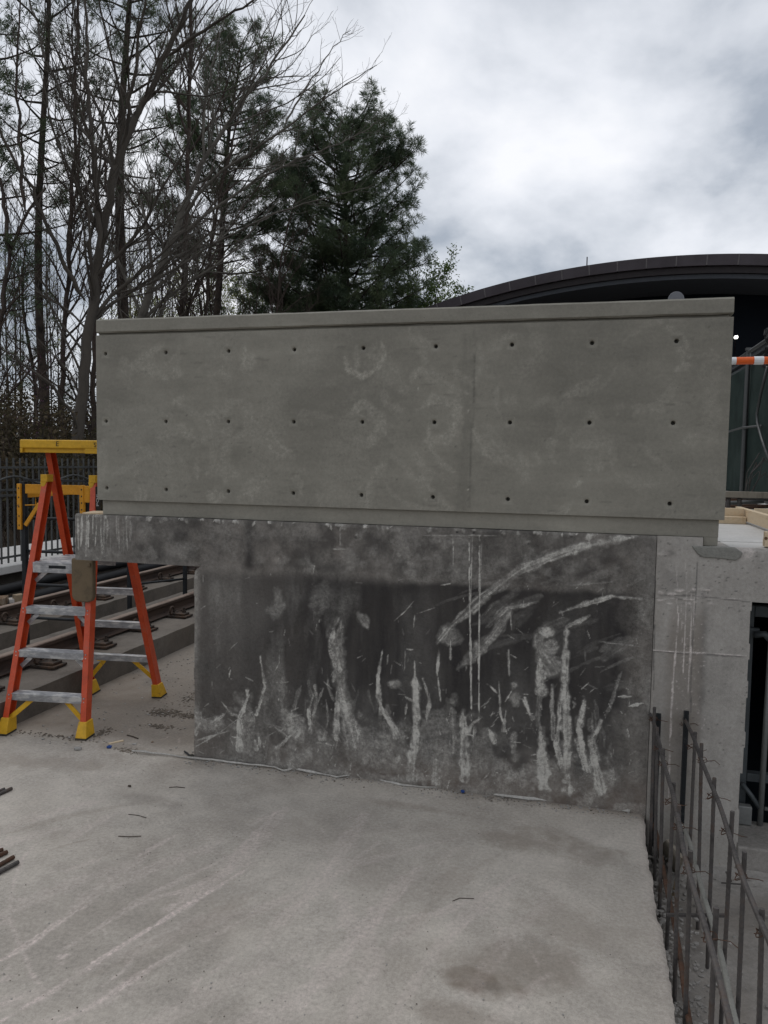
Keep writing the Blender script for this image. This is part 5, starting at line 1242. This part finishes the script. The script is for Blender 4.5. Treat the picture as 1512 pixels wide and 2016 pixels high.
def leaves(name, C, D, n, size, mat, parent, R, wide=.45):
    """n small leaf quads round every point of C"""
    C = np.repeat(C, n, 0); N_ = len(C)
    c = C+R.normal(0, D, (N_, 3)); a = R.normal(0, 1, (N_, 3)); a /= np.linalg.norm(a, axis=1)[:, None]
    b = np.cross(a, R.normal(0, 1, (N_, 3))); b /= np.linalg.norm(b, axis=1)[:, None]
    s_ = size*R.uniform(.6, 1.3, (N_, 1))
    V = np.stack([c-a*s_, c+b*s_*wide, c+a*s_, c-b*s_*wide], 1).reshape(-1, 3)
    return tri_mesh(name, V, np.arange(N_*4).reshape(-1, 4), mat, parent)
def needles(name, C, D, n, length, mat, parent, R, w=.016, spread=.95):
    """tufts: n needle blades fanning from every point of C towards D"""
    C = np.repeat(C, n, 0); D = np.repeat(D, n, 0); N_ = len(C)
    v = R.normal(0, 1, (N_, 3)); v /= np.linalg.norm(v, axis=1)[:, None]
    d = D*.75+v*spread; d /= np.linalg.norm(d, axis=1)[:, None]
    l = length*R.uniform(.7, 1.15, (N_, 1)); side = np.cross(d, R.normal(0, 1, (N_, 3))); side /= np.linalg.norm(side, axis=1)[:, None]
    tip = C+d*l; tip[:, 2] -= l[:, 0]*.06
    V = np.stack([C-side*w*.35, C+d*l*.55-side*w*.6, tip, C+d*l*.55+side*w*.6], 1).reshape(-1, 3)
    return tri_mesh(name, V, np.arange(N_*4).reshape(-1, 4), mat, parent)
def gz(p): return float(ground_z(np.array(p[0]), np.array(p[1])))

def pine(label, bpx, tpx, tpy, d, prof, nbr, first, seed, needle=.30, nper=16, stems=(), dens=1.0, r0=.17, name='pine_tree', tuf=7.5, nw=.016):
    R = random.Random(seed); Rn = np.random.default_rng(seed)
    top = W(tpx, tpy, d=d); base = W(bpx, 640, d=d); base[2] = gz(base)-.1
    root = empty(name, tuple(base), label, 'tree', 'pines behind the parapet')
    wd = Wood(); H = top[2]-base[2]
    def trunk(b, t, r, wob):
        n = 16; f = np.linspace(0, 1, n); P = b+(t-b)*f[:, None]
        P[:, 0] += wob*np.sin(f*5+seed)*f*(1-f)*2; P[:, 1] += wob*np.cos(f*4+seed)*f*(1-f)*2
        rr_ = r*(1-f)**.8+.02; wd.path(P, rr_, 8); return P
    trs = [(trunk(base, top, r0, .5), 1.0)]
    for (ox, hh, rr_) in stems:
        b = base+AX*ox; b[2] = base[2]; t = b+(top-base)*hh+AX*ox*.9; trs.append((trunk(b, t, rr_, .3), hh))
    C, D = [], []
    for P, hh in trs:
        nb = int(nbr*(1 if hh == 1 else hh*.4))
        for i in range(nb):
            f = first+(1-first)*(i+R.random())/nb; f = min(f, .995)
            q = f*(len(P)-1); j = min(int(q), len(P)-2); p = P[j]+(P[j+1]-P[j])*(q-j)
            az = i*2.399+R.uniform(-.5, .5); w_ = np.interp(f*hh, [a for a, _ in prof], [b for _, b in prof])*(1 if hh == 1 else .8)
            L = w_*R.uniform(.70, 1.08)
            el = -.12+.95*max(0, f-.35)**1.2+R.uniform(-.1, .18)
            dr = A3(math.cos(az)*math.cos(el), math.sin(az)*math.cos(el), math.sin(el))
            pts = [p]; cur = dr; ns = 7
            for k in range(ns):
                cur = unit(cur+A3(R.gauss(0, .10), R.gauss(0, .10), R.gauss(.07, .07))); pts.append(pts[-1]+cur*L/ns)
            pts = np.array(pts); rb = .012+.013*L; wd.path(pts, np.linspace(rb, .010, ns+1), 5)
            nse = max(2, int((1.5+L*2.1)*dens))
            for k in range(nse):
                u = .30+.70*(k+R.random())/nse; q = min(u, .99)*ns; j = min(int(q), ns-1); b = pts[j]+(pts[j+1]-pts[j])*(q-j); d0 = unit(pts[j+1]-pts[j])
                sd_ = unit(np.cross(d0, A3(R.gauss(0, .35), R.gauss(0, .35), 1)))*(1 if k % 2 else -1)
                dd = unit(d0*.8+sd_*R.uniform(.4, 1.0)+A3(0, 0, R.uniform(.0, .45))); l = (.30+.26*L*(1.15-u))*R.uniform(.7, 1.25)
                e = b+dd*l+A3(0, 0, l*.18); m_ = b+dd*l*.5; wd.path([b, m_, e], [.011, .008, .006], 3)
                for kk in range(max(3, int(l*tuf))):
                    v = R.uniform(.35, 1.02); c0 = b+dd*l*v+A3(0, 0, l*.18*v*v); od = unit(A3(R.gauss(0, 1), R.gauss(0, 1), R.gauss(.2, .8))); tl = R.uniform(.06, .22)
                    C.append(c0+od*tl); D.append(unit(dd*.8+od*.8+A3(0, 0, .25)))
            for cc in (pts[-1], pts[-2]): C.append(cc); D.append(cur)
    for k in range(5): C.append(top+A3(R.gauss(0, .12), R.gauss(0, .12), R.uniform(-.4, .1))); D.append(up_)
    wd.build('trunk', M['barkP'], root)
    needles('crown', np.array(C), np.array(D), nper, needle, M['needle'], root, Rn, nw)
    return root
pine('full pine with three dark stems, tallest right above the parapet', 650, 686, 250, 33, [(0, .5), (.30, 4.2), (.42, 4.6), (.60, 4.5), (.75, 4.0), (.87, 3.4), (.95, 2.6), (1, 1.9)], 140, .30, 5, stems=((-.75, .55, .10), (-1.4, .45, .09)), dens=1.1, r0=.24, nper=20, needle=.28, tuf=10)
pine('pine with a rounded crown top rising behind the pale leaning tree', 372, 480, 85, 31, [(0, .3), (.35, 2.6), (.5, 3.6), (.7, 3.3), (.85, 2.6), (.95, 1.8), (1, 1.0)], 74, .48, 6, dens=1.2, r0=.19, nper=18, needle=.28, tuf=9)
pine('tall straight dark pine whose sparse crown leaves the picture top', 244, 262, -260, 25, [(0, .3), (.35, 1.5), (.5, 2.4), (.7, 3.0), (.9, 1.6), (1, .4)], 52, .40, 8, dens=.95, r0=.21, nper=17, needle=.27, tuf=8)
pine('slim bare-stemmed pine left of the tall straight pine', 93, 84, -330, 23, [(0, .2), (.4, 1.2), (.6, 2.3), (.85, 2.0), (1, .4)], 42, .44, 9, dens=.9, r0=.13, nper=16, needle=.26, tuf=7)
pine('pine with low drooping boughs at the iron fence end', -60, -40, -120, 21, [(0, .3), (.25, 2.2), (.5, 2.8), (.8, 2.0), (1, .4)], 36, .34, 10, dens=.85, r0=.16, nper=16, needle=.26, tuf=7)
pine('young low bushy pine between the bare trunks', 48, 52, 480, 24, [(0, .4), (.3, 1.4), (.6, 1.1), (.9, .5), (1, .2)], 20, .4, 12, dens=.7, r0=.06, nper=14, needle=.24, tuf=5)

def bare_tree(name, label, limbs, d, mat, seed, maxl=3, dens=(1.5, 2.4, 3.2), upb=.22, lenk=.36, bud=None, group='bare trees behind the fence', zspread=1.2):
    """limbs: list of (pixel polyline, r0, r1, depth drift)"""
    R = random.Random(seed); p0 = W(*limbs[0][0][0], d=d); base = A3(p0[0], p0[1], gz(p0)-.1)
    root = empty(name, tuple(base), label, 'tree', group); wd = Wood(); ends = []
    for li, (px, r0, r1, dr) in enumerate(limbs):
        P = []
        for i, q in enumerate(px): P.append(W(q[0], q[1], d=d+dr*i/(len(px)-1)))
        if li == 0: P = [base]+P
        P = smooth_path(P, max(10, len(P)*4)); n = len(P)
        P[1:-1] += np.array([[R.gauss(0, .03), R.gauss(0, .03), 0] for _ in range(n-2)])
        r = np.linspace(r0, r1, n)
        if li: r[0] *= .3
        wd.path(P, r, 8 if r0 > .06 else 6); ends.append(P[-1])
        sprout(wd, P, r, R, 0, maxl, dens, ends, upb, lenk)
    wd.build('trunk', mat, root)
    if bud: leaves('buds', np.array(ends), bud[0], bud[1], bud[2], bud[3], root, np.random.default_rng(seed))
    return root
bare_tree('bare_tree', 'grey-barked bare tree with forked trunk rising behind the ladder', [
    ([(152,880),(160,780),(176,620),(197,480),(228,330),(248,268),(300,170),(352,60),(400,-60)], .145, .045, 1.5),
    ([(168,592),(112,495),(60,372),(10,275),(-60,150)], .055, .02, -1.5),
    ([(196,490),(190,350),(176,210),(166,60),(160,-80)], .062, .02, 1.0),
    ([(240,285),(262,180),(275,60),(300,-60)], .048, .02, -1.2), ([(225,340),(150,240),(90,130),(60,0),(40,-90)], .042, .015, 2), ([(330,110),(400,60),(470,20),(560,-40)], .045, .015, -1),
    ([(153,850),(140,810),(95,750),(0,680)], .04, .02, -1)], 17, M['barkA'], 21, dens=(2.2, 2.6, 3.4))
bare_tree('bare_tree', 'pale leaning bare tree spreading fine twigs over the parapet', [
    ([(262,660),(298,565),(345,452),(385,342),(430,270),(500,170),(560,90),(600,30)], .15, .018, 1.5),
    ([(352,435),(420,345),(520,285),(610,215),(690,160),(742,128)], .052, .008, -1.5), ([(335,475),(420,410),(520,345),(620,300),(700,270),(775,220)], .048, .008, 1.5),
    ([(300,560),(420,480),(540,420),(640,390),(720,370)], .038, .008, -2), ([(400,320),(400,200),(430,90),(450,-20)], .036, .010, 1), ([(560,250),(600,180),(640,110),(690,60)], .03, .008, 1)], 20, M['barkB'], 22, dens=(2.6, 3.0, 3.8), upb=.18)
bare_tree('bare_tree', 'slender dark bare trunk beside the tall pine', [([(358,660),(366,480),(372,300),(376,120),(374,-60)], .10, .05, .5), ([(370,420),(420,330),(440,200)], .03, .01, 1), ([(372,330),(330,230),(310,100)], .03, .01, -1)], 24, M['barkD'], 23, dens=(1.56, 2.86, 3.90))
bare_tree('bare_tree', 'bare brown tree leaning in front of the rounded pine', [([(400,660),(410,540),(424,420),(450,320),(470,230)], .09, .03, .5), ([(412,520),(380,430),(360,330)], .03, .01, 1)], 27, M['barkD'], 24, dens=(2.08, 3.12, 3.90))
bare_tree('bare_tree', 'twin-stemmed thin bare tree among the left trunks', [([(120,760),(130,600),(138,450),(146,300),(150,120),(156,-40)], .085, .03, .5), ([(134,500),(150,380),(160,240),(175,90)], .045, .015, -1)], 22, M['barkD'], 25, dens=(2.21, 3.12, 3.90))
bare_tree('bare_tree', 'crooked bare tree at the far end of the iron fence', [([(-10,760),(5,560),(30,470),(60,400),(90,370)], .10, .03, .5), ([(20,500),(8,400),(-10,300),(-30,150)], .06, .02, 1), ([(50,420),(40,300),(30,150),(40,0)], .05, .02, 1)], 20, M['barkD'], 26, dens=(2.21, 3.12, 3.90))
bare_tree('bare_tree', 'thin bare tree with reddish twigs between pale tree and full pine', [([(540,660),(548,560),(560,460),(585,380)], .07, .02, .5), ([(545,590),(500,500),(470,420)], .03, .01, 1), ([(550,560),(600,470),(620,420)], .03, .01, -1)], 29, M['barkD'], 27, dens=(2.86, 3.64, 3.90))
bare_tree('bare_tree', 'short bare tree low against the pale tree trunk', [([(310,680),(318,600),(322,500),(335,430)], .06, .02, .5), ([(318,610),(290,540),(280,470)], .025, .01, 1)], 26, M['barkD'], 28, dens=(2.86, 3.38, 3.90))
bare_tree('bare_tree', 'dark bare tree close behind the parapet edge', [([(183,820),(186,660),(200,540),(210,430),(205,300)], .09, .03, .5), ([(190,640),(160,540),(150,430)], .03, .01, 1)], 21, M['barkD'], 29, dens=(2.21, 3.12, 3.90))
bare_tree('redbud_tree', 'small bare redbud with faint pink blossom above the thicket', [([(70,840),(72,760),(80,710)], .04, .02, .3), ([(72,760),(40,720),(10,690)], .025, .01, .5), ([(74,750),(110,700),(140,670)], .025, .01, -.5)], 19, M['barkD'], 30, dens=(3, 3, 3), bud=(.05, 2, .02, M['redbud']), group=None)
# leafy spring trees low behind the parapet
def leafy_tree(label, px, py, d, h, rx, n, mat, seed, size=.07, name='spring_tree', stem=None):
    R = random.Random(seed); Rn = np.random.default_rng(seed); top = W(px, py, d=d); base = A3(top[0], top[1], gz(top)-.1)
    root = empty(name, tuple(base), label, 'tree', 'budding trees beyond the parapet'); wd = Wood(); ends = []
    P = smooth_path([base, base+(top-base)*.5+A3(R.gauss(0, .2), R.gauss(0, .2), 0), top], 10); r = np.linspace(.035+.008*h, .012, 10); wd.path(P, r, 6)
    sprout(wd, P, r, R, 0, 3, (2.4, 2.6, 2.6), ends, .2, .42*rx)
    wd.build('trunk', M['barkD'], root); E_ = np.array(ends); leaves('crown', E_, .13, n, size, mat, root, Rn)
for i, (lb, px, py, d, rx, n, mt) in enumerate((
    ('light green budding tree at the full pine, beside the canopy roof', 862, 545, 34, 1.0, 7, 'green'), ('green leafy tree under the full pine crown', 805, 520, 36, 1.0, 3, 'green'), ('olive budding tree right of the three pine stems', 745, 515, 38, 1.0, 3, 'bud'),
    ('yellow-green budding tree between pale tree and pine stems', 600, 520, 40, 1.1, 4, 'bud'), ('yellow-green budding tree behind the pale leaning trunk', 480, 530, 42, 1.1, 4, 'bud'), ('dull green budding tree behind the brown leaning tree', 420, 500, 44, 1.1, 3, 'bud'),
    ('thinly budding tree behind the tall straight pine', 270, 500, 40, 1.0, 2, 'bud'), ('pale budding tree behind the short bare tree', 340, 540, 42, 1.1, 4, 'bud'), ('low green bush tip at the left end of the canopy roof', 895, 590, 30, .9, 9, 'green'), ('dense green tree low against the parapet top', 780, 560, 33, 1.0, 4, 'green'))):
    leafy_tree(lb, px, py, d, 6, rx, n, M[mt], 40+i)
# far wood: thin stems and twigs that read as one mass, and the dark thicket by the fence
R = random.Random(77); wd = Wood(); ends = []
for i in range(60):
    px = R.uniform(-160, 720); d = R.uniform(38, 60); top = W(px, R.uniform(330, 560) if px < 330 else R.uniform(470, 580), d=d); b = A3(top[0], top[1], gz(top)-.2)
    P = smooth_path([b, (b+top)/2+A3(R.gauss(0, .3), R.gauss(0, .3), 0), top], 7); r = np.linspace(R.uniform(.03, .08), .015, 7); wd.path(P, r, 5)
    sprout(wd, P, r, R, 0, 2, (1.3, 2.0), ends, .25, .3)
o = wd.build('distant_wood', M['barkD'], None); tag(o, 'distant bare wood of thin grey-brown stems behind the trees', 'woodland', kind='stuff')
lv = leaves('distant_buds', np.array(ends)[::2], .25, 1, .06, M['bud'], o, np.random.default_rng(5))
wd = Wood(); ends = []; R = random.Random(78)
for i in range(520):
    px = R.uniform(-200, 420); d = R.uniform(15.5, 30); b = W(px, 907, d=d); 
    if b[0] > -5.8: continue
    b[2] = gz(b)-.1; h = R.uniform(1.6, 3.0)*(1 if d < 24 else 1.25); t = b+A3(R.gauss(0, .5), R.gauss(0, .5), h)
    P = smooth_path([b, (b+t)/2+A3(R.gauss(0, .25), R.gauss(0, .25), 0), t], 6); r = np.linspace(R.uniform(.012, .03), .005, 6); wd.path(P, r, 4)
    sprout(wd, P, r, R, 0, 2, (3.2, 3.5), ends, .1, .42, 1.1)
o = wd.build('thicket', M['barkD'], None); tag(o, 'dark tangled thicket of brush behind the iron fence', 'thicket', kind='stuff')
leaves('thicket_leaves', np.array(ends), .16, 4, .055, M['brushleaf'], o, np.random.default_rng(6))
# red clay mound
s = Paint(np.arange(-14.5, -9, .25), np.arange(6, 13, .25)); cx_, cy_ = -12.6, 8.6
s.h = 3.1*np.exp(-(((s.X-cx_)/1.5)**2+((s.Y-cy_)/1.6)**2))+.25*(vnoise(s.X, s.Y, 1.2, 131)-.5)-.35
o = sheet('clay_mound', s, lambda X, Y, h: np.stack([X, Y, ground_z(X, Y)+h], -1), M['bank'], None); o['kind'] = 'structure'
